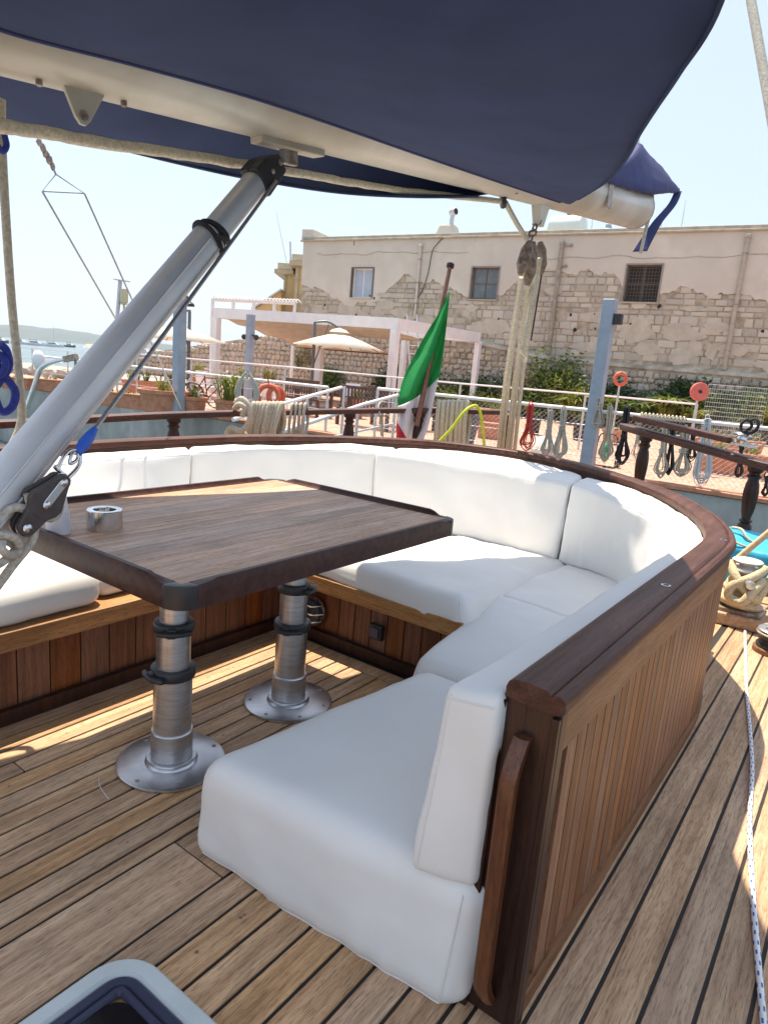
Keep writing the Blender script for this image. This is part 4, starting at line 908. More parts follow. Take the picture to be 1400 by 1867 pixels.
cov = build('sail_cover', m, navy2, smooth=80); md = cov.modifiers.new('s', 'SOLIDIFY'); md.thickness = .006
tag(cov, 'bright navy sail cover end draped over the aft tip of the boom', 'sail cover')
m = MB(); st = spline([atx(1236, 348, BX+.02), atx(1225, 372, BX+.04), atx(1200, 402, BX+.06), atx(1185, 425, BX+.03), atx(1166, 458, BX)], 6); secs = []
for i, p in enumerate(st):
    t = i/(len(st)-1); d = (V((_rt.x, _rt.y, .15))*math.cos(t*1.1-.4)+V((0, .5, 0))*math.sin(t*3)).normalized()*(.045+.04*t); secs.append([p-d, p+d])
m.loft([[a, b_, b_+V((.004, .004, 0)), a+V((.004, .004, 0))] for a, b_ in secs]); build('strap', m, navy2, cov, smooth=60)
# backstay top right
b0, b1 = atd(1362, -40, 6), atd(1440, 400, 5.0); bd_ = (b1-b0).normalized(); m = MB(); m.tube([b0-bd_*7, b0, atd(1400, 175, 5.4), b1, b1+bd_*((b1.z-.3)/-bd_.z)], .034, 10); tag(build('backstay', m, rope_g, smooth=60), 'grey backstay crossing the top right corner', 'stay')
# wire bridle at upper left
XB = -4.3
P3 = [atx(x, y, XB) for x, y in ((102, 317), (77, 348), (154, 352))]
brd = thing('wire_bridle', 'thin wire bridle with a triangular spreader hanging at upper left', 'rigging', tuple(P3[0]))
m = MB(); m.tube([P3[0], P3[1], P3[2]], .005, 5, closed=True); build('spreader', m, wire_m, brd)
m = MB(); m.tube([atx(68, 248, XB), P3[0]], .006, 6); build('chain_wire', m, wire_m, brd)
m = MB()
for i in range(5):
    p = atx(72+6*i, 258+11*i, XB); m.blob(p, .018, 6, 4, (1, 1, 1.4), .2)
build('shackle_chain', m, worn_steel, brd, smooth=60)
m = MB(); m.tube([P3[1], atx(245, 640, XB-.2)], .006, 6); build('leg_wire', m, wire_m, brd); m = MB(); m.tube([P3[2], atx(330, 745, XB-.3)], .006, 6); build('leg_wire', m, wire_m, brd)

# ---- flag on its staff
FP = rail_z(rp, *(atd(766, 745, 8.3).xy)); D1 = 8.35
fs = thing('flag_staff', 'leaning wooden flagstaff with a rounded cap on the stern rail', 'flagstaff', (FP.x, FP.y, FP.z))
a = atd(766, 745, D1); b_ = atd(820, 488, D1+.5); m = MB(); m.tube([a-(b_-a)*.12, a, b_], [.032, .032, .026], 12); build('pole', m, mat('staff_varnish', (.15, .055, .035), (.24, .10, .065), 20, .45), fs, smooth=50)
m = MB(); m.lathe([(.026, 0), (.046, .005), (.05, .025), (.048, .05), (.03, .064), (.0001, .066)], b_, 16, (b_-a)); build('cap', m, mahog, fs, smooth=40)
def flag():
    rows = 40; out = []
    pole = lambda t: atd(815-52*t, 565+250*t, D1+.45-.45*t)
    L_ = [(817, 532), (800, 570), (780, 602), (758, 642), (735, 690), (725, 735), (724, 775), (722, 803)]
    R_ = [(820, 532), (816, 575), (811, 620), (805, 665), (797, 700), (788, 745), (780, 780), (770, 806)]
    Ls, Rs = spline([V((x, y, 0)) for x, y in L_], 8), spline([V((x, y, 0)) for x, y in R_], 8)
    N_ = len(Ls); W_ = 16; grid = []
    for i in range(N_):
        t = i/(N_-1); row = []
        for j in range(W_+1):
            u = j/W_; x = Ls[i].x+(Rs[i].x-Ls[i].x)*u; y = Ls[i].y+(Rs[i].y-Ls[i].y)*u
            dd = D1-.05+.35*(1-t)+math.sin(u*9+t*2.5)*.085*min(1, t*2+.1)+fbm((u*2, t*5, 1))*.03
            row.append(atd(x, y, dd))
        grid.append(row)
    def pos(u, yy):
        c_ = [(Ls[q].x+(Rs[q].x-Ls[q].x)*u, Ls[q].y+(Rs[q].y-Ls[q].y)*u) for q in range(N_)]
        q = 0
        while q < N_-2 and c_[q+1][1] < yy: q += 1
        f_ = (yy-c_[q][1])/(c_[q+1][1]-c_[q][1]+1e-6); t = (q+f_)/(N_-1); x = c_[q][0]+(c_[q+1][0]-c_[q][0])*f_
        dd = D1-.05+.35*(1-t)+math.sin(u*9+t*2.5)*.085*min(1, t*2+.1)+fbm((u*2, t*5, 1))*.03
        return atd(x, yy, dd)
    root = thing('italian_flag', 'green, white and red tricolour flag hanging limp from the wooden flagstaff', 'flag', tuple(atd(760, 745, D1)))
    W_ = 24
    for bnd, (mm_, nm) in enumerate(((flag_g, 'green_band'), (flag_w, 'white_band'), (flag_r, 'red_band'))):
        rows = []
        for k_ in range(15):
            row = []
            for j in range(W_+1):
                u = j/W_; yb = Ls[-1].y+(Rs[-1].y-Ls[-1].y)*u; cuts = [532, min(yb, 740-u*14-u*u*38), min(yb, 770+u*80), yb]
                row.append(pos(u, cuts[bnd]+(cuts[bnd+1]-cuts[bnd])*k_/14))
            rows.append(row)
        k = MB(); k.loft(rows, closed=False, cap=False)
        o = build(nm, k, mm_, root, smooth=80); md = o.modifiers.new('s', 'SOLIDIFY'); md.thickness = .002
    return root
fl = flag(); fl.name = 'flag'

# ---- ropes hanging over the stern rail
def loops_on_rail(px0, px1, ytop, ybot, n, D, m_, r, nm, label, slant=8, both=True):
    m = MB()
    for i in range(n):
        x = px0+(px1-px0)*i/max(1, n-1); wob = random.uniform(-3, 3); dd = D+random.uniform(-.02, .02)
        yb = ybot+random.uniform(-10, 8)
        m.tube(spline([atd(x-slant+wob, yb, dd-.06), atd(x-slant*.6+wob*.5, (ytop+yb)/2, dd-.095), atd(x, ytop+4, dd-.07), atd(x+1, ytop, dd), atd(x+3, ytop+6, dd+.10), atd(x+5, (ytop+yb)/2, dd+.13), atd(x-slant+6+wob, yb, dd+.08)], 5, ), r, 7)
    return tag(build(nm, m, m_, smooth=60), label, 'rope')
loops_on_rail(462, 512, 736, 825, 8, 7.35, rope_w, .028, 'rope_coil', 'thick cream mooring rope hung in many loops over the left part of the stern rail', slant=18)
m = MB(); D = 7.15
m.tube(spline([atd(430, 735, D), atd(440, 727, D-.05), atd(452, 738, D-.08), atd(455, 765, D-.09), atd(440, 785, D-.08), atd(420, 780, D-.05), atd(414, 800, D), atd(425, 825, D), atd(450, 830, D)], 6), .030, 8)
m.tube(spline([atd(428, 745, D), atd(436, 737, D-.1), atd(447, 745, D-.1), atd(442, 757, D-.06)], 5), .030, 8); m.tube(spline([atd(418, 830, D+.05), atd(425, 795, D), atd(445, 790, D-.03), atd(452, 815, D)], 5), .028, 8)
tag(build('rope_hitch', m, rope_w, smooth=60), 'cream rope tied in a hitch left of the looped mooring rope', 'rope')
loops_on_rail(532, 556, 736, 800, 4, 7.7, rope_g, .017, 'rope_coil', 'thin pale grey rope looped over the rail right of the thick cream loops', slant=6)
loops_on_rail(800, 850, 733, 815, 7, 8.4, rope_w, .030, 'rope_coil', 'fat cream rope coil over the stern rail right of the flag', slant=5)
m = MB(); D = 8.2; m.tube(spline([atd(790, 815, D-.1), atd(820, 785, D-.1), atd(845, 752, D-.08), atd(862, 740, D), atd(872, 744, D+.1), atd(878, 765, D+.12), atd(884, 825, D+.12)], 6), .019, 9)
tag(build('hose', m, hose_y, smooth=60), 'yellow-green hose bent over the stern rail beside the cream coil', 'hose')
m = MB(); D = 8.3; m.tube(spline([atd(695, 795, D-.1), atd(693, 760, D-.1), atd(690, 740, D-.05), atd(696, 738, D+.1), atd(698, 800, D+.1)], 5), .010, 6); tag(build('pale_cord', m, rope_g, smooth=60), 'thin pale cord looped over the rail just left of the flag', 'cord')

# ---- starboard aft: bitts with rope, blue tarp, winch, jib sheet
bp = atz(1335, 1128, 0)
bit = thing('mooring_bitt', 'white-topped mooring bollard on a wooden pad near the starboard quarter', 'bollard', (bp.x, bp.y+.1, 0))
bx, by = bp.x+.03, bp.y-.03
m = MB(); m.box(bx-.20, bx+.23, by-.20, by+.20, .002, .09); build('wooden_pad', m, teak_out, bit, bevel=.015)
m = MB(); m.box(bx-.15, bx+.17, by-.15, by+.15, .091, .12); build('steel_plate', m, worn_steel, bit, bevel=.006)
m = MB(); m.lathe([(.10, .12), (.085, .14), (.07, .18), (.068, .37), (.078, .385), (.105, .40), (.115, .41), (.11, .42), (.06, .425), (.05, .435), (.06, .455), (.098, .465), (.105, .475), (.095, .483), (.0001, .486)], (bx, by, 0), 28); build('post', m, mat('worn_white_enamel', (.60, .58, .55), (.74, .73, .71), 14, .4), bit, smooth=40)
m = MB(); m.lathe([(.033, -.18), (.036, .2), (.03, .215), (.0001, .217)], (bx, by, .33), 16, (.35, -1, .05)); build('cross_bar', m, chrome, bit, smooth=40)
m = MB()
for i in range(5):
    z = .15+.046*i; r_ = .125-.012*i; c0 = random.uniform(0, 6)
    m.tube([(bx+(r_)*math.cos(a_+c0), by+r_*math.sin(a_+c0), z+.022*math.sin(a_)) for a_ in [2*math.pi*q/22 for q in range(22)]], .034, 9, closed=True)
m.tube(spline([(bx-.11, by-.03, .44), (bx-.04, by-.13, .36), (bx+.06, by-.15, .26), (bx+.12, by-.10, .22)], 6), .034, 9)
m.tube(spline([(bx+.12, by+.0, .44), (bx+.06, by-.12, .38), (bx-.05, by-.16, .30), (bx-.06, by-.16, .22), (bx+.03, by-.19, .20), (bx+.08, by-.17, .28), (bx+.12, by-.05, .36)], 6), .034, 9)
m.tube(spline([(bx+.10, by-.08, .20), (bx+.16, by+.0, .34), (bx+.26, by+.28, .62), (bx+.5, by+.9, .95)], 6), .034, 9)
tag(build('mooring_rope', m, mat('tan_mooring_rope', (.50, .40, .24), (.68, .57, .38), 50, .85, bump=.6, bscale=80), smooth=60), 'thick tan mooring rope wound round the white-topped bollard', 'rope')
m = MB(); a = atd(1325, 1035, 5.6); b_ = atd(1480, 905, 5.4); m.tube([a-(b_-a)*.1, a, b_], .026, 10); tag(build('tan_spar', m, mat('tan_canvas_rope', (.55, .42, .25), (.68, .55, .36), 30, .7), smooth=60), 'tan rope running diagonally over the turquoise tarp at right edge', 'rope')
# blue tarp over a box
tp = atd(1368, 1035, 5.95)
def tarpf(u, v, w):
    x = tp.x-.45+.80*u; y = tp.y-.25+.5*v; z = .02+.46*w-.10*w*(1-v)*1.0-.04*w*u; return V((x-.06*w*(u-.5), y, z))
o = cushion('tarp_cover', tarpf, (.5, .4, .26), (16, 12, 10), .06, 'turquoise tarp covering a box behind the bollard', m=tarp, wr=.018, puff=.02, seed=21, folds=.05); o['category'] = 'tarp'
m = MB(); zt = .60
m.tube(spline([atd(1335, 962, 6.1), atd(1352, 966, 6.0), atd(1366, 985, 5.9), atd(1400, 1000, 5.85)], 6), .014, 7); m.tube(spline([atd(1338, 988, 5.85), atd(1360, 997, 5.8), atd(1400, 1012, 5.8)], 6), .010, 7)
tag(build('white_cord', m, rope_w, smooth=60), 'thin white cord lying across the turquoise tarp', 'cord')
# winch at right edge
wp = atz(1398, 1190, 0); wx, wy = wp.x+.03, wp.y+.03
win = thing('winch', 'low steel and black winch on the side deck at the right edge', 'winch', (wx, wy, 0))
m = MB(); m.lathe([(.125, .001), (.125, .03), (.118, .038)], (wx, wy, 0), 36); build('base', m, framewood, win, smooth=30)
m = MB(); m.lathe([(.108, .04), (.112, .055), (.100, .07), (.096, .10), (.11, .12), (.108, .124)], (wx, wy, 0), 36); build('drum', m, blackp, win, smooth=30)
m = MB(); m.lathe([(.112, .125), (.120, .130), (.121, .138), (.110, .142), (.108, .146), (.115, .150), (.116, .158), (.108, .163), (.0001, .164)], (wx, wy, 0), 36); build('top_plate', m, alu, win, smooth=30)
for a_ in (0, 1.57, 3.14, 4.71):
    m = MB(); m.lathe([(.014, .1645), (.0001, .1655)], (wx+.06*math.cos(a_+.4), wy+.06*math.sin(a_+.4), 0), 10); build('socket', m, blackp, win)
pts = spline([atz(x, y, .010) for x, y in ((1358, 1150), (1359, 1200), (1361, 1260), (1367, 1330), (1371, 1400), (1367, 1480), (1368, 1560), (1373, 1640), (1379, 1720), (1386, 1800), (1393, 1880), (1400, 1990))], 8)
def uvrope(pts, r, n, nm, m_):
    bm = bmesh.new(); uvl = bm.loops.layers.uv.new(); rings = []; ln = 0
    for i, p in enumerate(pts):
        t = (pts[min(i+1, len(pts)-1)]-pts[max(i-1, 0)]).normalized(); nn = t.cross(V((0, 0, 1))).normalized(); bb = nn.cross(t)
        if i: ln += (p-pts[i-1]).length
        rings.append(([bm.verts.new(p+(nn*math.cos(2*math.pi*q/n)+bb*math.sin(2*math.pi*q/n))*r) for q in range(n)], ln))
    for (a, la), (b_, lb) in zip(rings, rings[1:]):
        for q in range(n):
            f = bm.faces.new([a[q], a[(q+1) % n], b_[(q+1) % n], b_[q]]); f.smooth = True
            for lo_, uv in zip(f.loops, ((q/n, la), ((q+1)/n, la), ((q+1)/n, lb), (q/n, lb))): lo_[uvl].uv = uv
    me = bpy.data.meshes.new(nm); bm.to_mesh(me); bm.free(); me.materials.append(m_); o = bpy.data.objects.new(nm, me); col.objects.link(o); return o
tag(uvrope(pts, .0095, 12, 'jib_sheet', fleck), 'white rope with blue flecks lying along the side deck', 'rope')
# straw on the sole
m = MB(); m.tube(spline([atz(180, 1418, .003), atz(183, 1436, .003), atz(199, 1458, .003)], 4), .0012, 5); tag(build('straw', m, white_pl), 'thin pale straw lying on the cockpit planks left of the near table leg', 'straw')

# ================================================================== THE QUAY
TZQ = .30
def edge_y(x): return 10.82+.062*(x+2.0) if x > -14 else 10.08+.0*(x)
A_ = V((-21.95, 23.10, 0)); WD = V((.9952, .0975, 0)); WN = V((.0975, -.9952, 0))
# terrace slab, quay wall, water
ex = [12, 4, -2, -8, -14, -20, -26]
k = MB(); n_ = 0
poly = [(x, edge_y(x)) for x in ex]+[(-30, 18), (-36, 30), (-30, 40), (20, 40), (20, 11)]
k.prism(poly[::-1], .235, TZQ); o = build('terrace', k, tile_m); tag(o, kind='structure')
k = MB(); inner = [(x, edge_y(x)-.02) for x in ex]
qs = [V((x, edge_y(x)-.10, 0)) for x in [12-38*i/60 for i in range(61)]]
k.loft([[V((p.x, p.y+.9, -4)), V((p.x, p.y, -4)), V((p.x, p.y-.02, -.1)), V((p.x, p.y, TZQ-.08)), V((p.x, p.y+.9, TZQ-.08))] for p in qs])
qw = build('quay_wall', k, quaywall, smooth=40); tag(qw, 'stained grey-green concrete quay wall below the terracotta terrace', 'wall')
k = MB(); k.loft([[V((p.x, p.y+.098, TZQ-.064)), V((p.x, p.y-.04, TZQ-.064)), V((p.x, p.y-.04, TZQ-.008)), V((p.x, p.y-.02, TZQ+.004)), V((p.x, p.y+.098, TZQ+.004))] for p in qs]); build('coping', k, terracotta, qw)
k = MB(); k.face((-4000, -200, -1.5), (1500, -200, -1.5), (1500, 4200, -1.5), (-4000, 4200, -1.5)); o = build('water', k, water_m); tag(o, kind='structure')

# ---- big stone building
RZ = math.atan2(WD.y, WD.x)
bld = thing('stone_building', 'long two-storey stone building with peeling plaster above the terrace', 'building', tuple(A_), RZ)
def F(px, py): p = atp(px, py, A_, WN); return (p-A_).dot(WD), p.z
WINS = [(2.70, 3.74, 4.50, 5.69), (8.24, 9.34, 4.55, 5.72), (14.01, 15.14, 4.58, 5.80)]
S0, S1, HT = 0.0, 30.0, 6.80
edge_pts = [(-1, 4.97), (.3, 4.97), (1.52, 4.64), (2.72, 4.09), (4.07, 4.46), (5.29, 5.45), (5.82, 5.24), (6.82, 5.15), (8.07, 4.65), (9.5, 4.75), (10.42, 5.47), (11.22, 5.67), (12.25, 5.48), (12.82, 5.57), (13.6, 5.49), (14.43, 4.40), (15.31, 4.87), (15.8, 5.06), (16.85, 4.82), (17.62, 5.0), (18.48, 4.51), (20, 4.4), (24, 4.9), (31, 4.6)]
def lin(pts, s):
    for (a, za), (b_, zb_) in zip(pts, pts[1:]):
        if a <= s <= b_: return za+(zb_-za)*(s-a)/(b_-a)
    return pts[-1][1]
def pedge(s): return lin(edge_pts, s)+fbm((s*1.4, 2, 0))*.20+fbm((s*6, 5, 0))*.08
def ledge(s): return lin([(-1, 3.08), (7, 3.08), (9, 2.95), (12, 2.52), (18, 2.45), (31, 2.3)], s)
k = MB(); cur = S0
for (a, b_, z0, z1) in WINS:
    k.box(cur, a, .0, .6, 0, HT); k.box(a, b_, .0, .6, 0, z0); k.box(a, b_, .0, .6, z1, HT); cur = b_
k.box(cur, S1, 0, .6, 0, HT); k.box(S0, S0+.6, .6, 9, 0, HT); k.box(S0, S1, .6, 9, HT-.3, HT-.1)
build('wall', k, mortar, bld, local=True)
k = MB(); k.box(S0-.12, S1, -.14, .5, HT, HT+.07); k.box(S0-.10, S1, -.07, .5, HT+.072, HT+.19); build('parapet', k, mat('parapet_stone', (.36, .32, .25), (.50, .45, .36), 4, .9, bump=.5), bld, local=True, bevel=.015, bseg=1)
k = MB(); k.quadbox([(S0-.1, -.05, HT+.192), (S0+.5, -.05, HT+.192), (S0+.5, 6, HT+.192), (S0-.1, 6, HT+.192), (S0-.1, -.05, HT+.52), (S0+.5, -.05, HT+.50), (S0+.5, 6, HT+.2), (S0-.1, 6, HT+.2)]); build('parapet_block', k, plaster, bld, local=True)
# plaster skin with ragged lower edge
k = MB(); ds = .06; n = int((S1-S0)/ds)
yf = -.046
def win_at(s):
    for w_ in WINS:
        if w_[0]-.001 <= s < w_[1]: return w_
sl_ = sorted(set([S0+ds*i for i in range(n+1)]+[w_[0] for w_ in WINS]+[w_[1] for w_ in WINS]))
NZ = 7
for a, b_ in zip(sl_, sl_[1:]):
    w_ = win_at(a); ea, eb = pedge(a), pedge(b_); segs = []
    if w_:
        segs.append(((w_[3], w_[3]), HT))
        if min(ea, eb) < w_[2]-.05: segs.append(((ea, eb), w_[2]))
    else: segs.append(((ea, eb), HT))
    for (za, zb_), zt in segs:
        def pt(s, z): return V((s, yf+.012*fbm((s*.9, z*.9, 7)), z))
        for i in range(NZ):
            k.face(pt(a, za+(zt-za)*i/NZ), pt(b_, zb_+(zt-zb_)*i/NZ), pt(b_, zb_+(zt-zb_)*(i+1)/NZ), pt(a, za+(zt-za)*(i+1)/NZ))
        k.face((a, .0, za), (b_, .0, zb_), pt(b_, zb_), pt(a, za))
build('plaster', k, plaster, bld, local=True, smooth=60)
k = MB()
for i in range(46):
    s_c = random.uniform(.5, 21); z_c = random.uniform(ledge(s_c)+.15, min(pedge(s_c), 4.9)); w2 = random.uniform(.15, .75); h2 = random.uniform(.08, .32)
    if any(a-.2-w2 < s_c < b_+.2+w2 and z_c+h2 > z0-.1 for a, b_, z0, z1 in WINS): continue
    N_ = 18; rim = [(s_c+w2*math.cos(2*math.pi*q/N_)*(1+.45*fbm((q*.8, i*3.1, 0))), z_c+h2*math.sin(2*math.pi*q/N_)*(1+.45*fbm((q*.8, i*3.1, 4)))) for q in range(N_)]
    for q in range(N_):
        (a, za), (b_, zb_) = rim[q], rim[(q+1) % N_]; k.face((s_c, -.046, z_c), (a, -.043, za), (b_, -.043, zb_)); k.face((a, -.043, za), (a, .0, za), (b_, .0, zb_), (b_, -.043, zb_))
tag(build('plaster_remnants', k, mat('render_remnant', (.46, .405, .32), (.56, .50, .41), 3, .95, bump=.5), bld, local=True, smooth=50), kind='stuff')
# cracks in the plaster
for (s0_, s1_, z_) in ((.8, 8.0, 6.28), (10.8, 19.0, 6.05)):
    k = MB(); k.tube([(s0_+(s1_-s0_)*i/60, yf-.012, z_+fbm((i*.13, s0_, 1))*.10) for i in range(61)], .008, 4); build('crack', k, mortar, bld, local=True)
# ashlar: shared stone meshes
def stone_mesh(seed, rough=.5, bulge=.5):
    rnd = random.Random(seed); bm = bmesh.new()
    N_ = 8; ring0 = []; ring1 = []
    base = [(-.5, -.5), (0, -.5), (.5, -.5), (.5, 0), (.5, .5), (0, .5), (-.5, .5), (-.5, 0)]
    base = [(x*(1-rnd.uniform(0, .14*rough)), z*(1-rnd.uniform(0, .16*rough))) for x, z in base]
    r0 = [bm.verts.new((x, 0, z)) for x, z in base]; r1 = [bm.verts.new((x*.96, -.7-rnd.uniform(0, .2), z*.94)) for x, z in base]
    r2 = [bm.verts.new((x*.72, -1-rnd.uniform(0, .35)*bulge, z*.66)) for x, z in base]; c = bm.verts.new((rnd.uniform(-.1, .1), -1.1-.2*bulge, rnd.uniform(-.1, .1)))
    for a, b_ in ((r0, r1), (r1, r2)):
        for i in range(8): bm.faces.new([a[i], a[(i+1) % 8], b_[(i+1) % 8], b_[i]])
    for i in range(8): bm.faces.new([r2[i], r2[(i+1) % 8], c])
    bmesh.ops.recalc_face_normals(bm, faces=bm.faces)
    me = bpy.data.meshes.new('stone'); bm.to_mesh(me); bm.free(); me.shade_smooth(); me.set_sharp_from_angle(angle=R(50)); return me
sm = [stone_mesh(i, .9, .6) for i in range(8)]
for q in sm: q.materials.append(stone)
cand = []; z = 2.3; rr = random.Random(5)
while z < 5.9:
    h = rr.choice([.17, .21, .24, .27, .32]); s = S0+rr.uniform(0, .3)
    while s < 21:
        w_ = rr.choice([.18, .26, .34, .42, .5, .62])*rr.uniform(.85, 1.15); cs = s+w_/2
        if z > ledge(cs)-.02 and z+h*.3 < max(pedge(s), pedge(s+w_))+.05 and not any(a-.06 < s+w_ and s < b_+.06 and z0-.03 < z+h and z < z1+.05 for a, b_, z0, z1 in WINS):
            if rr.random() > .07: cand.append((cs, z+h/2, w_, h))
        s += w_
    z += h
cand.sort(key=lambda c: -c[2]*c[3]*(1+c[0]*.03))
def put_stones(cand, meshes, parent, nm, dep, m_, lim=298):
    for i, (cs, cz, w_, h) in enumerate(cand[:lim]):
        inst(nm, rr.choice(meshes), parent, (cs, .0, cz), (0, rr.uniform(-.02, .02), 0), ((w_-.018), dep*rr.uniform(.7, 1.2), (h-.018)))
    rest = cand[lim:]
    if rest:
        k = MB()
        for (cs, cz, w_, h) in rest:
            me = rr.choice(meshes); b = len(k.v); d_ = dep*rr.uniform(.7, 1.2)
            k.v += [V((v.co.x*(w_-.018)+cs, v.co.y*d_, v.co.z*(h-.018)+cz)) for v in me.vertices]; k.f += [tuple(i_+b for i_ in p.vertices) for p in me.polygons]
        tag(build(nm+'work', k, m_, parent, local=True, smooth=50), kind='stuff')
put_stones(cand, sm, bld, 'stone', .030, stone)
# windows
def window(s0_, s1_, z0, z1, kind):
    k = MB(); t = .05; yb = .12
    k.box(s0_, s1_, yb-.03, yb+.03, z0, z0+t); k.box(s0_, s1_, yb-.03, yb+.03, z1-t, z1); k.box(s0_, s0_+t, yb-.03, yb+.03, z0+t, z1-t); k.box(s1_-t, s1_, yb-.03, yb+.03, z0+t, z1-t)
    w_ = build('window', k, white_paint if kind == 0 else win_frame, bld, local=True)
    mid = (s0_+s1_)/2
    k = MB(); k.box(mid-.022, mid+.022, yb-.025, yb+.02, z0+t, z1-t)
    if kind: k.box(s0_+t, s1_-t, yb-.025, yb+.02, (z0+z1)/2-.016, (z0+z1)/2+.016)
    build('mullion', k, white_paint if kind == 0 else win_frame, w_, local=True)
    for a, b_ in ((s0_+t, mid-.022), (mid+.022, s1_-t)):
        k = MB(); k.box(a, b_, yb, yb+.01, z0+t, z1-t); build('pane', k, (bluegrey_win, win_glass, dark_in)[kind], w_, local=True)
    if kind == 2:
        k = MB()
        for i in range(10): s = s0_+t+(s1_-s0_-2*t)*(i+.5)/10; k.box(s-.006, s+.006, yb-.05, yb-.04, z0+t, z1-t)
        for i in range(10): z = z0+t+(z1-z0-2*t)*(i+.5)/10; k.box(s0_+t, s1_-t, yb-.062, yb-.052, z-.006, z+.006)
        build('grille', k, win_frame, w_, local=True)
    k = MB(); k.box(s0_-.05, s1_+.05, -.10, .12, z0-.05, z0-.002); build('sill', k, stone, w_, local=True, bevel=.01)
    k = MB(); k.box(s0_-.05, s0_, -.075, .05, z0, z1+.04); k.box(s1_, s1_+.05, -.075, .05, z0, z1+.04); k.box(s0_, s1_, -.075, .05, z1+.001, z1+.04); build('outer_frame', k, mat('rusty_frame', (.25, .20, .17), (.36, .31, .27), 12, .8) if kind else win_frame, w_, local=True)
for i, w_ in enumerate(WINS): window(*w_, i)
# drain pipes and cable
for (s, z0, z1, mm_, r_) in ((5.93, 3.7, 6.5, mat('pale_pipe', (.55, .48, .40), (.65, .58, .50), 6, .7), .055), (11.65, 2.5, 6.5, mat('stained_pipe', (.26, .22, .17), (.42, .36, .28), 5, .8), .075), (17.57, 2.5, 6.6, mat('tan_pipe', (.38, .32, .25), (.50, .43, .34), 5, .8), .07)):
    k = MB(); k.tube([(s, -.12, z0), (s, -.13, z1), (s, -.10, z1+.05)], r_, 10); dp = build('drain_pipe', k, mm_, bld, local=True, smooth=50)
    k = MB(); k.lathe([(r_+.02, 0), (r_+.03, .05), (r_+.02, .10), (.02, .13)], (s, -.13, z1-.02), 12); build('hopper', k, mm_, dp, local=True, smooth=50)
    for zz in (z0+.6, (z0+z1)/2, z1-.5): k = MB(); k.lathe([(r_+.012, 0), (r_+.012, .04)], (s, -.125, zz), 10); build('bracket', k, worn_steel, dp, local=True)
for s, z in ((11.95, 6.45), (11.85, 5.75)):
    k = MB(); k.box(s-.2, s, -.1, -.04, z-.03, z+.02); k.blob((s+.03, -.1, z), .06, 8, 5, (1, 1, .8), .2); build('iron_bracket', k, worn_steel, bld, local=True)
k = MB(); k.tube(spline([(6.9, -.08, 6.85), (6.65, -.1, 6.6), (6.45, -.1, 6.3), (6.35, -.1, 5.5), (6.15, -.1, 4.8), (5.85, -.1, 4.3), (5.95, -.1, 3.6)], 6), .016, 6); build('cable', k, blackp, bld, local=True, smooth=60)
for i in range(16):
    s = rr.uniform(1, 19); z = rr.uniform(3.3, 4.6); k = MB(); k.blob((s, -.035, z), rr.uniform(.03, .07), 7, 4, (1, .5, 1.1), .3); build('hole', k, dark_in, bld, local=True)
k = MB(); k.box(S0-.02, S1, -.16, .0, ledge(0)-.0, ledge(0)+.0)
# ledge strip between the two walls
k = MB(); pts = [S0+i*.4 for i in range(76)]
k.loft([[V((s, .0, ledge(s)+.10)), V((s, -.08, ledge(s)+.05+.03*fbm((s, 1, 1)))), V((s, -.26, ledge(s)-.03)), V((s, -.27, ledge(s)-.12)), V((s, .0, ledge(s)-.12))] for s in pts]); build('ledge', k, mortar, bld, local=True, smooth=60)
# roof things
def roofp(px, py, back=1.5): s, z = F(px, py); return s
tk = thing('water_tank', 'white cylindrical water tank lying on the roof above the rusty pipe', 'tank', tuple(A_+WD*11.2-WN*1.6+V((0, 0, HT+.08))), RZ)
k = MB(); k.lathe([(.0001, -.72), (.30, -.70), (.44, -.60), (.46, -.5), (.46, .5), (.44, .60), (.30, .70), (.0001, .72)], (0, 0, .52), 24, (1, 0, 0)); build('tank_shell', k, mat('tank_plastic', (.66, .72, .68), (.72, .77, .73), 3, .5), tk, local=True, smooth=35)
k = MB(); k.lathe([(.16, 0), (.16, .06), (.10, .08)], (.1, 0, .97), 14); build('lid', k, blackp, tk, local=True, smooth=40)
k = MB(); k.box(-.5, -.42, -.3, .3, -.05, .2); k.box(.42, .5, -.3, .3, -.05, .2); build('cradle', k, galv, tk, local=True)
k = MB(); k.lathe([(.24, 0), (.27, .05), (.27, .30), (.2, .36), (.12, .40), (.12, .52), (.0001, .53)], (0, 0, 0), 18); o = build('roof_tank', k, mat('blue_grey_tank', (.30, .40, .46), (.38, .48, .54), 4, .5), smooth=40); o.location = A_+WD*12.75-WN*1.6+V((0, 0, HT+.15)); tag(o, 'small blue-grey tank on the roof right of the white one', 'tank')
cw = thing('roof_cowl', 'masonry chimney base with turning metal cowl on the roof edge', 'chimney', tuple(A_+WD*6.75-WN*.5+V((0, 0, HT+.19))), RZ)
k = MB(); k.quadbox([(-.45, -.3, 0), (.42, -.3, 0), (.42, .4, 0), (-.45, .4, 0), (-.30, -.2, .42), (.30, -.2, .42), (.30, .3, .42), (-.30, .3, .42)]); build('chimney_base', k, plaster, cw, local=True, bevel=.08)
k = MB(); k.tube([(.12, 0, .40), (.14, 0, .78)], .09, 12); k.lathe([(.13, -.12), (.16, 0), (.13, .14)], (.16, 0, .90), 14, (1, -.3, .1)); build('cowl', k, galv, cw, local=True, smooth=40)
k = MB(); k.lathe([(.12, -.125), (.0001, -.12)], (.16, 0, .90), 14, (1, -.3, .1)); k.lathe([(.12, .145), (.0001, .14)], (.16, 0, .90), 14, (1, -.3, .1)); build('cowl_mouth', k, dark_in, cw, local=True)
for (px, y0, y1, nm) in ((760, 0, 0, ''),): pass
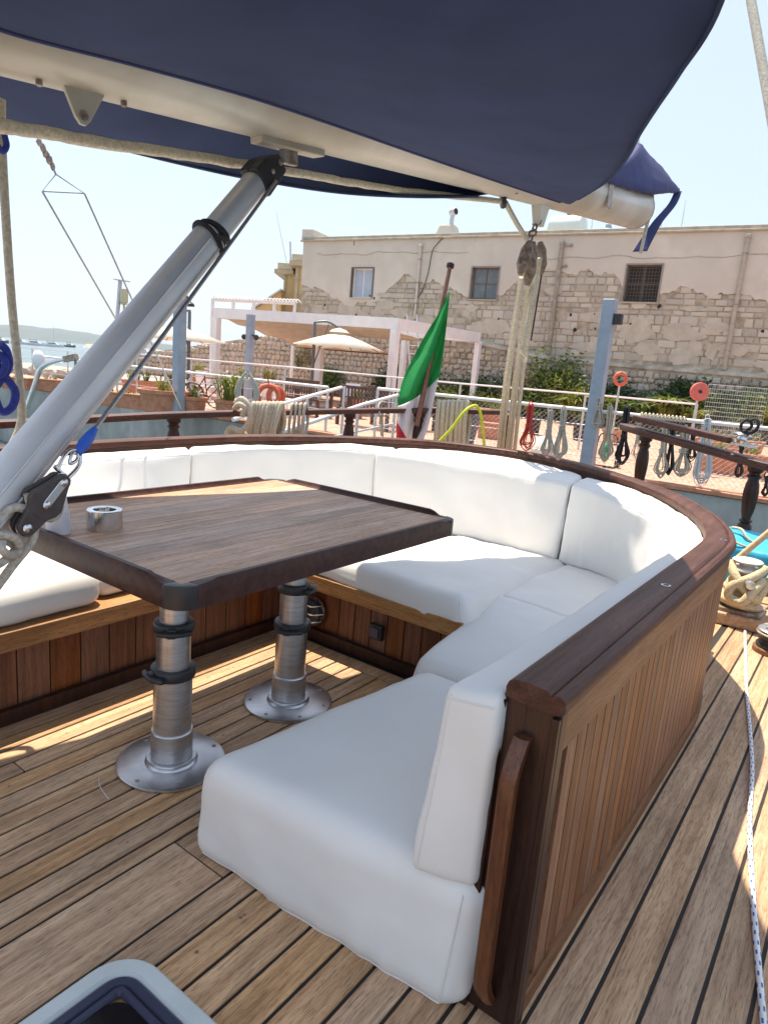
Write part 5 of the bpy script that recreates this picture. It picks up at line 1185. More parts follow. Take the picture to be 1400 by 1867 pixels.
for i, (x0, y0, x1, y1, D, lab) in enumerate(((1242, 414, 1250, 365, 27, 'tall thin whip antenna on the roof right of the boom end'), (1205, 414, 1210, 378, 28, 'short thin antenna on the roof just left of the tall one'), (1078, 422, 1080, 395, 29, 'thin antenna on the roof under the boom'), (1108, 421, 1112, 402, 30, 'small twin-armed aerial on the roof under the boom end'), (522, 475, 503, 385, 38, 'long whip antenna leaning left above the yellow house'), (530, 470, 529, 440, 38, 'short thick pipe standing on the roof of the yellow house'))):
    a, b_ = atd(x0, y0, D), atd(x1, y1, D); k = MB(); r_ = .05 if 'thick' in lab else .016; k.tube([a-(b_-a)*.15, a.lerp(b_, .4), b_], [r_, r_, r_*.5 if r_ < .03 else r_], 6)
    if 'twin' in lab:
        for t in (.5, .85): q = a.lerp(b_, t); k.tube([q-WD*.22, q+WD*.22], .012, 5)
    tag(build('antenna', k, galv), lab, 'antenna')

# ---- rubble wall below, with a lower run to the left
rub = thing('rubble_wall', 'rough rubble stone retaining wall behind the plants under the stone building', 'wall', tuple(A_), RZ)
def rtop(s): return ledge(s)-.12 if s >= 0 else 2.95+s*.155
k = MB(); pts = [-13+i*.5 for i in range(87)]
k.loft([[V((s, .0, .1)), V((s, -.20, .1)), V((s, -.20, rtop(s))), V((s, .0, rtop(s)))] for s in pts if s < 0]); k.loft([[V((s, -.001, .1)), V((s, -.20, .1)), V((s, -.20, rtop(s))), V((s, -.001, rtop(s)))] for s in pts if s >= 0]); build('mortar_core', k, mortar, rub, local=True)
sm2 = [stone_mesh(50+i, 1.8, 1.0) for i in range(10)]
for q in sm2: q.materials.append(rubble)
cand = []; z = .32
while z < 3.0:
    h = rr.uniform(.15, .26); s = -12+rr.uniform(0, .3)
    while s < 22:
        w_ = rr.uniform(.16, .36); cs = s+w_/2
        if z+h < rtop(cs)+.03: cand.append((cs, z+h/2+rr.uniform(-.03, .03), w_+.02, h+.03))
        s += w_
    z += h
cand.sort(key=lambda c: -c[2]*c[3]*(1.6 if c[0] > 6 and c[1] > 1.2 else 1))
for i, (cs, cz, w_, h) in enumerate(cand[:298]): inst('stone', rr.choice(sm2), rub, (cs, -.20, cz), (0, rr.uniform(-.3, .3), 0), (w_*.98, .07*rr.uniform(.6, 1.3), h*.98))
k = MB()
for (cs, cz, w_, h) in cand[298:]:
    me = rr.choice(sm2); b = len(k.v); d_ = .07*rr.uniform(.6, 1.3); an = rr.uniform(-.3, .3); ca, sa = math.cos(an), math.sin(an)
    k.v += [V(((v.co.x*ca*w_+v.co.z*sa*h)*.98+cs, v.co.y*d_-.20, (-v.co.x*sa*w_+v.co.z*ca*h)*.98+cz)) for v in me.vertices]; k.f += [tuple(i_+b for i_ in p.vertices) for p in me.polygons]
tag(build('stonework', k, rubble, rub, local=True, smooth=50), kind='stuff')
# planting bed along the foot
k = MB(); secs = []
for i in range(40):
    s = 5+i*.5; p = A_+WD*s; d = 1.1+.5*max(0, min(1, (s-12)/5)); hgt = .12+.45*max(0, min(1, (s-11)/7))+.05*fbm((s, 0, 0)); q = p+WN*(d+.2); p_ = p+WN*.15
    secs.append([V((p_.x, p_.y, TZQ-.02)), V((q.x, q.y, TZQ-.02)), V((q.x, q.y, TZQ+.03)), V((*(q-WN*.3).xy, TZQ+hgt)), V((p_.x, p_.y, TZQ+hgt+.12))])
k.loft(secs); o = build('planting_bed', k, soil, smooth=60); tag(o, kind='structure')

# ---- yellow building behind, left of the stone one
YB = atd(505, 620, 38); ya, yb_ = atd(500, 470, 38), atd(556, 470, 38)
yel = thing('yellow_house', 'pale yellow house with stone cornice left of the stone building', 'building', (YB.x, YB.y, 0), R(5.6)+R(26))
p0 = atd(509, 600, 38); p1 = atd(560, 600, 37)
def yb2(px, py): p = atd(px, py, 38); return p
def slab(x0, y0, x1, y1, D, dep, m_, nm, par):   # upright box facing the quay, corners given in the plane at distance D
    a = atd(x0, y1, D); b_ = atd(x1, y1, D); t = atd(x0, y0, D); t2 = atd(x1, y0, D); bk = V((_fw.x, _fw.y, 0)).normalized()*dep
    b0 = V((b_.x, b_.y, a.z)); k = MB(); k.quadbox([a, b0, b0+bk, a+bk, V((a.x, a.y, t.z)), V((b_.x, b_.y, t.z)), V((b_.x, b_.y, t.z))+bk, V((a.x, a.y, t.z))+bk]); return build(nm, k, m_, par)
slab(512, 497, 532, 662, 38, 6, yellow_pl, 'wall', yel); slab(530, 480, 565, 662, 37, 6, yellow_pl, 'wall', yel)
cor = mat('cornice_stone', (.45, .38, .26), (.58, .50, .36), 4, .85)
slab(500, 489, 534, 497, 37.6, 6.5, cor, 'cornice', yel); slab(527, 474, 566, 482, 36.7, 6.5, cor, 'cornice', yel); slab(506, 478, 533, 489, 38, 5, cor, 'attic', yel); slab(532, 462, 566, 474, 37, 4, cor, 'attic', yel)
slab(530, 484, 535.5, 662, 36.9, .1, cor, 'pilaster', yel); slab(549, 484, 553, 662, 36.9, .1, cor, 'pilaster', yel); slab(510, 499, 514, 662, 37.9, .1, cor, 'pilaster', yel)
slab(542, 530, 548.5, 600, 36.85, .06, cor, 'door_frame', yel); slab(544, 536, 548, 600, 36.8, .04, mat('ochre_door', (.42, .28, .07), rough=.6), 'door', yel)
slab(535, 505, 549, 507, 36.85, .08, cor, 'string_course', yel)
k = MB(); a, b_, c = atd(470, 560, 37), atd(512, 530, 37), atd(512, 600, 37); d_ = V((_fw.x, _fw.y, 0)).normalized()*4
low = thing('low_outbuilding', 'low pitched outbuilding between the pergola and the yellow house', 'building', tuple(c))
k.quadbox([atd(462, 600, 37), c, c+d_, atd(462, 600, 37)+d_, atd(462, 565, 37), b_, b_+d_, atd(462, 565, 37)+d_]); build('wall', k, yellow_pl, low)
k = MB(); k.beam(atd(459, 563, 36.9)+d_*.5, atd(514, 527, 36.9)+d_*.5, 4.3, .08); build('roof', k, galv, low)

# ---- pergola: white steel frame with beige canvas
perg = thing('pergola', 'white steel pergola with beige canvas roof on the terrace', 'pergola', tuple(atd(395, 680, 24.3)))
perg.location.z = TZQ
C0 = atd(396, 572, 24.3); C1 = atd(722, 588, 22.0); C2 = atd(873, 615, 25.8); C3 = V((C0.x+(C2.x-C1.x), C0.y+(C2.y-C1.y), 0)); zt = 3.05
for c in (C0, C1, C2, C3): c.z = 0
bh = .34
def pbeam(a, b_, m_=white_paint, nm='beam', w=.14, h=bh, z=zt): k = MB(); k.beam(V((a.x, a.y, z)), V((b_.x, b_.y, z)), w, h); return build(nm, k, m_, perg)
dx01 = (C1-C0).normalized(); dx12 = (C2-C1).normalized()
pbeam(C0-dx01*.1, C1+dx01*.1); pbeam(C1+dx12*.102, C2); pbeam(C0+dx12*.102, C3); pbeam(C3+dx01*.1, C2-dx01*.09)
M1 = C0.lerp(C1, .565); M2 = C3.lerp(C2, .565)
for c, w_ in ((C0, .22), (C1, .24), (C2, .2), (C3, .2), (M2, .2)):
    k = MB(); k.box(c.x-w_/2, c.x+w_/2, c.y-w_/2, c.y+w_/2, TZQ, zt-bh/2-.002); build('post', k, white_paint, perg, bevel=.01, bseg=1)
    k = MB(); k.box(c.x-w_*.75, c.x+w_*.75, c.y-w_*.75, c.y+w_*.75, TZQ, TZQ+.18); build('post_foot', k, white_paint, perg, bevel=.01, bseg=1)
pmid = atd(722/1.0-0, 640, 24.2); 
Mx = atd(583, 640, 26.0); k = MB(); k.box(Mx.x-.14, Mx.x+.14, Mx.y-.1, Mx.y+.1, TZQ, zt-.2); build('post', k, white_paint, perg)
# canvas, sagging between back rail and front beam over the left two thirds
E0 = C0+dx01*.12+dx12*.12; E1 = C0.lerp(C1, .62)+dx12*.12; E2 = E1+dx12*(C2-C1).length*.8; E3 = E0+dx12*(C2-C1).length*.8; rows = []
for i in range(13):
    t = i/12; rows.append([E0.lerp(E1, u/8).lerp(E3.lerp(E2, u/8), t)+V((0, 0, zt-.10-.75*t-.08*math.sin(t*math.pi*3)**2)) for u in range(9)])
k = MB(); k.loft(rows, closed=False, cap=False); o = build('canvas_roof', k, canvas_b, perg, smooth=80); md = o.modifiers.new('s', 'SOLIDIFY'); md.thickness = .01
k = MB(); k.tube([rows[-1][0], rows[-1][-1]], .05, 8); build('canvas_bar', k, mat('brown_bar', (.12, .06, .04), rough=.6), perg)
E1b = C1-dx01*.2+dx12*.15; rows = []
for i in range(7):
    t = i/6; rows.append([E1.lerp(E1b, u/4)+dx12*(t*1.6)+V((0, 0, zt-.14-.28*t-.04*math.sin(t*6))) for u in range(5)])
k = MB(); k.loft(rows, closed=False, cap=False); o = build('canvas_roof', k, canvas_b, perg, smooth=80); md = o.modifiers.new('s', 'SOLIDIFY'); md.thickness = .01
# decorative lattice canopy behind (white pergola with scalloped top)
lat = thing('lattice_canopy', 'white lattice canopy with curly edge behind the left end of the pergola', 'canopy', tuple(atd(392, 600, 29)))
a, b_ = atd(388, 546, 29), atd(538, 553, 29); k = MB(); k.beam(a, b_, .1, .12); k.beam(a+V((0, 0, -.45)), b_+V((0, 0, -.4)), .08, .08); build('lattice_beam', k, white_paint, lat)
for i in range(26):
    p = a.lerp(b_, i/25); k = MB(); k.tube(spline([p+V((0, 0, .05)), p+V((.1, 0, .16)), p+V((.25, 0, .10)), p+V((.32, 0, .02))], 3), .025, 5); build('scallop', k, white_paint, lat)
for i in range(5):
    p = a.lerp(b_, i/4); k = MB(); k.beam(p+V((0, 0, .05)), V((p.x, p.y, TZQ)) if i in (0, 4) else p+V((0, 0, -.45)), .10, .10, (0, 1, 0)); build('lattice_post', k, white_paint, lat)

# ---- cantilever umbrellas
def umbrella(cx, cy, D, halfw, drop, label, pole, arm_top, scale=1):
    c = atd(cx, cy, D); u = thing('cantilever_umbrella', label, 'umbrella', (atd(*pole, D).x, atd(*pole, D).y, TZQ), group='cantilever umbrellas on the terrace')
    hw = halfw; zt_ = c.z; pts = [c+V((hw*math.cos(R(a)), hw*math.sin(R(a)), -drop-(0.05 if a % 90 else 0))) for a in range(22, 382, 45)]
    k = MB(); n_ = 8
    for i in range(8):
        a, b_ = pts[i], pts[(i+1) % 8]; m_ = (a+b_)/2+V((0, 0, .05)); ia = c.lerp(a, .5)+V((0, 0, .03)); ib = c.lerp(b_, .5)+V((0, 0, .03))
        k.face(c, ia, ib); k.face(ia, a, m_, ib); k.face(m_, b_, ib)
    o = build('canopy', k, canvas_w, u, smooth=20); md = o.modifiers.new('s', 'SOLIDIFY'); md.thickness = .008
    for p in pts: k = MB(); k.tube([c+V((0, 0, -.04)), c.lerp(p, .5)+V((0, 0, 0)), p+V((0, 0, -.01))], .012, 5); build('rib', k, blackp, u)
    k = MB(); k.lathe([(.02, .12), (.22, .06), (.3, -.01), (.02, -.02)], c, 12); build('cap', k, canvas_w, u, smooth=40)
    pb = atd(*pole, D); pt = V((pb.x, pb.y, arm_top)); k = MB(); k.tube([(pb.x, pb.y, TZQ), pt], .05, 8); build('pole', k, mat('pole_grey', (.12, .13, .14), rough=.5), u, smooth=50)
    k = MB(); k.tube(spline([pt, pt+V((0, 0, .05)), pt.lerp(c, .5)+V((0, 0, .18)), c+V((0, 0, .1))], 4), .035, 7); build('arm', k, MATS['pole_grey'], u, smooth=50)
    k = MB(); k.tube([pb+V((0, 0, pb.z*0+1.2-pb.z+.3)), pt.lerp(c, .55)+V((0, 0, .12))], .02, 6); build('stay', k, MATS['pole_grey'], u)
    k = MB(); k.box(pb.x-.4, pb.x+.4, pb.y-.4, pb.y+.4, TZQ, TZQ+.08); build('base', k, jetty_m, u)
umbrella(618, 605, 20.5, 1.42, .42, 'white cantilever umbrella under the pergola beam, right of the two', (574, 600), 2.75)
umbrella(325, 592, 21.5, 1.55, .42, 'cream cantilever umbrella left of the pergola, behind the strut', (345, 600), 2.85)

# ---- tall grey steel posts on the quay
def post(px, ytop, yfoot, D, w, label, cap=True):
    a = atd(px[1], yfoot, D); t = atd(px[0], ytop, D); h = t.z-TZQ; p = thing('steel_post', label, 'post', (a.x, a.y, TZQ), 0, 'tall grey steel posts along the quay')
    k = MB(); k.box(-w/2, w/2, -w/2, w/2, 0, h); build('shaft', k, grey_paint, p, local=True, bevel=.006, bseg=1)
    k = MB(); k.box(-w*.9, w*.9, -w*.9, w*.9, 0, .015); build('foot_plate', k, grey_paint, p, local=True)
    return p, h
P1, h1 = post((1103, 1068), 545, 858, 11.05, .19, 'tall grey square post right of the mainsheet ropes')
k = MB(); k.box(.08, .22, -.06, .06, h1*.86, h1*.92); build('black_lamp', k, blackp, P1, local=True, bevel=.01)
P2, h2 = post((335, 325), 540, 745, 14.6, .20, 'tall grey post behind the wire, left of the pergola')
k = MB(); k.tube(spline([(0, 0, h2-.1), (.18, 0, h2+.02), (.3, 0, h2-.12)], 4), .02, 6); k.lathe([(.02, .06), (.1, 0), (.11, -.05), (.0001, -.06)], (.3, 0, h2-.15), 12); build('lamp_arm', k, blackp, P2, local=True)
P3_, h3 = post((458, 453), 573, 690, 19, .18, 'tall grey post in front of the pergola canvas')
for z_ in (h3-.55,):
    k = MB(); k.tube([(-.28, 0, z_), (.28, 0, z_)], .02, 6); k.blob((-.24, 0, z_-.05), .08); k.blob((.24, 0, z_-.05), .08); build('lamps', k, blackp, P3_, local=True)

# ---- quay railing: posts, white tube, wires and net
def rail_xy(x): return V((x, edge_y(x)+.12, 0))
RT = 1.26
qr = thing('quay_railing', 'white tubular railing with netting along the quay edge', 'railing', tuple(rail_xy(-4)+V((0, 0, TZQ))))
def seg(x0, x1, z, r, m_, nm, off=0): k = MB(); k.tube([rail_xy(x0+(x1-x0)*i/8)+V((0, off, z)) for i in range(9)], r, 8); return build(nm, k, m_, qr, smooth=50)
seg(2, -7.9, RT, .030, white_paint, 'top_rail'); seg(-9.1, -20, 1.18, .030, white_paint, 'top_rail')
for z in (.52, .78, 1.02): seg(2, -7.9, z, .006, galv, 'wire'); seg(-9.1, -20, z-.05, .006, galv, 'wire')
for x in (1.5, -1.0, -5.2, -7.9, -9.1, -10.6, -12.2, -14.0, -16, -18, -20):
    p = rail_xy(x); k = MB(); k.tube([(p.x, p.y, TZQ), (p.x, p.y, RT if x > -8.5 else 1.18)], .028, 8); build('post', k, galv, qr, smooth=50)
k = MB()
sp = .085
x = 1.5
while x > -7.6:
    p, q = rail_xy(x), rail_xy(x-.9); k.tube([p+V((0, .01, TZQ+.03)), q+V((0, .01, RT-.05))], .0022, 3, cap=False); k.tube([q+V((0, .014, TZQ+.03)), p+V((0, .014, RT-.05))], .0022, 3, cap=False); x -= sp
tag(build('netting', k, net_m, qr), kind='stuff')
# upper cable run farther back on the terrace
ur = thing('rear_railing', 'thin rear wire rail across the terrace in front of the plants', 'railing', tuple(atd(900, 740, 14.5)))
ul = [atd(x, y, D) for x, y, D in ((250, 645, 17.5), (350, 654, 17.2), (520, 668, 16.6), (714, 687, 15.8), (840, 699, 15.2), (1068, 718, 14.3), (1271, 737, 13.7))]
k = MB(); k.tube(ul, .022, 6); build('top_wire', k, white_paint, ur)
for p in ul: k = MB(); k.tube([p, (p.x, p.y, TZQ)], .025, 6); build('post', k, galv, ur)
# gangway ramp with handrails
gw = thing('gangway', 'galvanised gangway with sloping handrails leading down from the terrace', 'gangway', tuple(atd(600, 760, 13)))
def gl(pts, r, nm, m_=galv): k = MB(); k.tube([atd(*p) for p in pts], r, 8); build(nm, k, m_, gw, smooth=50)
gl([(622, 706, 13.2), (512, 737, 10.6), (425, 765, 9.6)], .032, 'handrail', white_paint); gl([(725, 720, 13.0), (660, 738, 10.8), (560, 772, 9.6), (500, 792, 9.3)], .032, 'handrail', white_paint)
gl([(610, 757, 12.6), (512, 782, 10.6), (360, 808, 9.6)], .026, 'lower_rail', white_paint); gl([(720, 772, 12.6), (600, 798, 10.8)], .022, 'lower_rail')
for (x0, y0, x1, y1, D) in ((628, 704, 622, 795, 13.0), (722, 722, 715, 800, 12.6), (653, 745, 648, 800, 11.4), (560, 726, 556, 800, 11.4)): gl([(x0, y0, D), (x1, y1, D)], .028, 'upright')
a, b_ = atd(680, 812, 12.4), atd(470, 850, 9.6); k = MB(); k.beam(a, b_, .9, .06); build('walkway', k, galv, gw)

# ---- benches
def bench(px, py, D, rz, label):
    p = atd(px, py, D); b = thing('bench', label, 'bench', (p.x, p.y, TZQ), rz, 'slatted wooden benches on the terrace'); W_ = 1.45
    for i in range(14): x = -W_/2+.08+(W_-.16)*i/13; k = MB(); k.box(x-.022, x+.022, .19, .215, .46, .84); build('back_slat', k, brown_wood, b, local=True)
    k = MB(); k.box(-W_/2, W_/2, .18, .225, .84, .91); build('top_rail', k, brown_wood, b, local=True); k = MB(); k.box(-W_/2, W_/2, .18, .225, .42, .455); build('lower_rail', k, brown_wood, b, local=True)
    for i in range(5): k = MB(); k.box(-W_/2, W_/2, -.25+i*.085, -.18+i*.085, .40, .425); build('seat_slat', k, brown_wood, b, local=True)
    for sx in (-1, 1):
        for y0, h in ((-.25, .62), (.18, .88)): k = MB(); k.box(sx*W_/2-.035, sx*W_/2+.035, y0, y0+.06, 0, h if y0 < 0 else .40); build('leg', k, brown_wood, b, local=True)
        k = MB(); k.box(sx*W_/2-.04, sx*W_/2+.04, -.27, .19, .622, .65); build('armrest', k, brown_wood, b, local=True)
    return b
bench(672, 735, 15.4, R(190-20+8), 'left wooden bench with back to the boat, beside the gangway rail')
bench(736, 742, 16.2, R(186), 'right wooden bench, half hidden behind the flag')
bench(560, 712, 17.5, R(170), 'far wooden bench behind the coiled grey ropes and lifebuoy')
# ---- pots and plants
def blades(k, c, n, L_, w=.02, lean=.6, rnd=random):
    for i in range(n):
        a = rnd.uniform(0, 6.28); l = L_*rnd.uniform(.6, 1.1); d = V((math.cos(a), math.sin(a), 0)); t = V((-d.y, d.x, 0))*w; le = lean*rnd.uniform(.4, 1.2); c0 = c+d*.03
        m1 = c0+d*l*.35*le+V((0, 0, l*.6)); e_ = c0+d*l*.95*le+V((0, 0, l*(.85-.35*le)))
        k.face(c0-t*.6, c0+t*.6, m1+t, m1-t); k.face(m1-t, m1+t, e_)
def leaves(k, c, rx, ry, rz_, n, sz, rnd=random):
    cl = [(V((rnd.gauss(0, .42)*rx, rnd.gauss(0, .42)*ry, abs(rnd.gauss(.35, .38))*rz_)), rnd.uniform(.18, .4)) for _ in range(max(6, n//60))]
    for i in range(n):
        b_, s = rnd.choice(cl); p = c+b_+V((rnd.gauss(0, s*rx*.6), rnd.gauss(0, s*ry*.6), rnd.gauss(0, s*rz_*.6)))
        if p.z < c.z: p.z = c.z+rnd.uniform(0, .1)
        a = V((rnd.gauss(0, 1), rnd.gauss(0, 1), rnd.gauss(0, .6))).normalized(); b2 = a.cross(V((rnd.gauss(0, 1), rnd.gauss(0, 1), rnd.gauss(0, 1)))).normalized(); s_ = sz*rnd.uniform(.6, 1.3)
        k.face(p-a*s_, p+b2*s_*.45, p+a*s_, p-b2*s_*.45)
def bush(s, d, rx, h, n, m_, label, sz=.06, zb=None, kind='l', grp=None):
    p = A_+WD*s+WN*d; z = TZQ+.1+.45*max(0, min(1, (s-11)/7)) if zb is None else zb; b = thing('bush' if kind == 'l' else 'spiky_plant', label, 'plant', (p.x, p.y, z), 0, grp)
    k = MB(); (leaves(k, V((0, 0, .05)), rx*1.5, .35*rx+.25, h*.78, int(n*3.0), sz*1.4) if kind == 'l' else [blades(k, V((random.gauss(0, rx*.4), random.gauss(0, .2), 0)), max(10, n//5), h*1.15, .04, 1.0) for _ in range(9)])
    build('foliage', k, m_, b, local=True)
    k = MB()
    for i in range(4): k.tube([(0, 0, 0), (random.gauss(0, rx*.3), random.gauss(0, .1), h*.6)], .012, 5)
    build('stem', k, stem_m, b, local=True)
    return b
GP = 'plants along the foot of the rubble wall'
specs = [  # s, d, rx, h, n, mat, label, size, kind
 (8.3, 1.2, .8, .75, 700, leaf2, 'yellowish low shrub behind the flag, leftmost by the wall', .05, 'l'),
 (9.4, .9, .7, 1.25, 900, leaf3, 'dark shrub against the wall right of the pergola post', .06, 'l'),
 (10.2, 1.5, .8, .75, 700, leaf2, 'yellow-green low plant left of the mainsheet ropes', .05, 'l'),
 (11.0, .9, .6, 1.0, 650, leaf4, 'half dry shrub just behind the mainsheet ropes', .05, 'l'),
 (12.1, .8, .85, 2.0, 1700, leaf1, 'tallest green shrub at the foot of the stained pipe', .06, 'l'),
 (12.9, 1.3, .7, 1.3, 900, leaf2, 'light green shrub right of the tallest one', .05, 'l'),
 (13.4, 1.7, .7, .95, 200, leaf2, 'pale spiky plant between the tall shrub and the grey post', .03, 's'),
 (14.3, .7, .7, 1.15, 1000, leaf3, 'dark green shrub close behind the tall grey post', .06, 'l'),
 (14.0, 1.6, .6, .7, 600, leaf2, 'small yellow-leaved shrub in front of the dark one by the grey post', .05, 'l'),
 (15.2, 1.6, .7, .75, 220, leaf1, 'green spiky plant below the orange ring on the wall side', .03, 's'),
 (16.1, 1.5, .8, 1.0, 300, leaf2, 'large pale spider plant between the two orange rings', .03, 's'),
 (16.6, .7, .75, 1.25, 1400, leaf3, 'dark leafy shrub climbing the wall between the two orange rings', .065, 'l'),
 (17.2, 1.8, .6, .6, 160, leaf2, 'small arching grass plant below the coral disc', .03, 's'),
 (17.9, .7, .9, 1.1, 1300, leaf1, 'green shrub behind the wire grid at right', .06, 'l'),
 (18.9, 1.1, .8, .9, 1000, leaf1, 'green shrub at the right edge above the white rail', .06, 'l'),
 (19.6, 1.6, .8, .7, 700, leaf2, 'yellow-green shrub at the far right edge', .05, 'l'),
 (7.3, .7, .5, .9, 500, leaf3, 'small dark shrub under the ladder', .06, 'l'),
 (5.2, .6, .5, 1.5, 700, leaf3, 'dark ivy clump on the rubble wall behind the pergola post', .05, 'l'),
 (2.0, .6, .55, 1.0, 500, leaf1, 'green plant by the wall left of the middle pergola post', .06, 'l'),
]
for (s, d, rx, h, n, mm_, lab, sz, kd) in specs: bush(s, d, rx, h, n, mm_, lab, sz, kind=kd, grp=GP)
p = A_+WD*.9+WN*.5; hb = thing('hanging_bush', 'brownish dry bush growing out of the rubble wall under the pergola', 'plant', (p.x, p.y, 1.5)); k = MB(); leaves(k, V((0, 0, 0)), .65, .3, 1.1, 900, .045); build('foliage', k, leaf4, hb, local=True); k = MB(); leaves(k, V((-.45, 0, -.2)), .3, .2, .7, 300, .045); build('foliage', k, leaf1, hb, local=True)

def pot(px, py, D, w, h, label, rect=True, plant='b', n=60, pl=.3, ang=0, m_=None):
    p = atd(px, py, D); t = thing('planter', label, 'planter', (p.x, p.y, TZQ), ang, 'potted plants on the terrace'); k = MB(); m_ = m_ or terracotta
    if rect:
        dd = .30; k.quadbox([(-w*.46, -dd/2*.85, 0), (w*.46, -dd/2*.85, 0), (w*.46, dd/2*.85, 0), (-w*.46, dd/2*.85, 0), (-w/2, -dd/2, h*.88), (w/2, -dd/2, h*.88), (w/2, dd/2, h*.88), (-w/2, dd/2, h*.88)]); k.box(-w/2-.015, w/2+.015, -dd/2-.015, dd/2+.015, h*.881, h); build('pot', k, m_, t, local=True, bevel=.006, bseg=1)
    else: k.lathe([(w*.36, 0), (w*.40, .04), (w*.47, h*.8), (w*.52, h*.84), (w*.53, h), (w*.46, h), (w*.44, h*.9), (.0001, h*.9)], (0, 0, 0), 20); build('pot', k, m_, t, local=True, smooth=35)
    k = MB()
    if plant == 'b': [blades(k, V((random.uniform(-w*.4, w*.4) if rect else random.gauss(0, w*.15), 0, h*.9)), max(4, n//6), pl, .016, .8) for _ in range(6)]; 
    else: leaves(k, V((0, 0, h*.9)), w*.45, .15, pl, n, .045)
    tag(build('plant', k, leaf2 if plant in 'b' else leaf1, t, local=True), kind='stuff')
    return t
pot(85, 698, 18.5, .75, .32, 'terracotta trough behind the curved steel pipe at left', ang=R(35), n=30, pl=.15)
pot(30, 690, 18.2, .75, .32, 'terracotta trough at the far left edge of the terrace', ang=R(35), n=24, pl=.12)
pot(262, 690, 20, 1.2, .42, 'long terracotta trough with yellow-green plants under the wire', ang=R(30), n=70, pl=.45)
pot(243, 722, 15.2, .8, .34, 'short terracotta trough right of the silver strut, near the quay edge', ang=R(20), n=26, pl=.12)
pot(205, 722, 15.4, .7, .34, 'short terracotta trough mostly hidden by the silver strut', ang=R(20), n=26, pl=.12)
pot(300, 738, 14.9, 1.1, .50, 'big ribbed terracotta basin left of the tall grey post', rect=False, n=40, pl=.35)
pot(312, 690, 21, .55, .40, 'square terracotta pot between the trough and the grey post', rect=False, n=40, pl=.5)
pot(352, 735, 14.9, .6, .40, 'terracotta pot right of the tall grey post at left', rect=False, plant='l', n=120, pl=.25)
pot(415, 742, 14.5, .55, .42, 'terracotta pot with airy yellow-green plant by the coiled grey rope', rect=False, plant='b', n=110, pl=.85)
pot(360, 668, 24, .6, .55, 'terracotta pot with blue-green aloe below the cream umbrella', rect=False, n=60, pl=.7)
pot(452, 690, 20, .5, .5, 'dark pot with slender plant behind the grey post', rect=False, n=50, pl=.9, m_=blackp)
pot(490, 682, 23, .5, .5, 'white pot with aloe under the pergola canvas', rect=False, n=60, pl=.8, m_=white_pl)
pot(650, 715, 18, .5, .5, 'small pot with yellow plant behind the left bench', rect=False, n=60, pl=.5)
pot(805, 745, 21, 2.6, .42, 'long low terracotta trough behind the cream coil, right of the flag', ang=R(12), n=60, pl=.25)
pot(900, 752, 21, 1.3, .40, 'terracotta trough just left of the mainsheet ropes', ang=R(10), n=30, pl=.2)
pot(895, 785, 15.2, .55, .36, 'small terracotta box standing alone left of the mainsheet ropes', ang=R(12), n=6, pl=.05)
pot(1060, 775, 16.8, .42, .55, 'black square pot left of the tall grey post', rect=False, n=14, pl=.2, m_=blackp)
pot(975, 765, 17.5, .35, .5, 'black pot just right of the mainsheet ropes', rect=False, n=14, pl=.2, m_=blackp)
pot(1120, 772, 16.5, .5, .35, 'dark red pot right of the tall grey post', rect=False, n=14, pl=.2)
pot(1330, 868, 11.9, 1.15, .42, 'terracotta trough with drooping yellow grass behind the net at right', ang=R(4), n=60, pl=.28)
pot(1335, 770, 17, 1.6, .35, 'low trough of yellow-green plants behind the rail at right', ang=R(6), n=90, pl=.3)
# grey bin behind the coil
p = atd(842, 795, 13.4); bn_ = thing('plastic_tub', 'dark grey plastic tub standing behind the cream rope coil', 'tub', (p.x, p.y, TZQ)); k = MB(); k.lathe([(.24, 0), (.33, .55), (.36, .56), (.36, .60), (.32, .60), (.24, .08), (.0001, .06)], (0, 0, 0), 24); build('tub_body', k, mat('grey_tub', (.09, .09, .10), rough=.6), bn_, local=True, smooth=35); k = MB(); k.tube([(-.35, 0, .57), (-.37, .0, .50), (-.33, 0, .48)], .012, 5); build('tub_handle', k, blackp, bn_, local=True)
# white dome
p = atd(995, 800, 12.9); k = MB(); k.lathe([(.30, 0), (.31, .04), (.30, .10), (.26, .20), (.18, .29), (.08, .335), (.0001, .34)], (0, 0, 0), 26); o = build('float_dome', k, mat('dome_white', (.66, .63, .55), (.72, .69, .62), 4, .6), smooth=40); o.location = (p.x, p.y, TZQ); tag(o, 'round off-white dome lying on the terrace behind the red rope', 'buoy')

# ---- lifebuoys and coral disc
def torus(k, c, R0, r0, ax, n=28, m=10):
    ax = V(ax).normalized(); e1_ = ax.orthogonal().normalized(); e2 = ax.cross(e1_); k.tube([c+(e1_*math.cos(2*math.pi*i/n)+e2*math.sin(2*math.pi*i/n))*R0 for i in range(n)], r0, m, closed=True)
tow = V((-_fw.x, -_fw.y, .1)).normalized()
c = atd(489, 722, 13.9); lb = thing('lifebuoy', 'pair of orange lifebuoys hanging on the railing behind the mooring rope', 'lifebuoy', tuple(c))
k = MB(); torus(k, c, .21, .055, tow+V((.3, 0, 0))); build('ring', k, orange, lb, smooth=60); c2 = atd(503, 722, 14.0); k = MB(); torus(k, c2, .17, .05, tow+V((1.2, .3, 0))); build('ring', k, orange, lb, smooth=60)
k = MB(); k.tube([atd(488, 682, 13.9), atd(490, 703, 13.9)], .015, 6); build('hanging_strap', k, rope_r, lb)
for a_ in (.6, 2.4): 
    pass
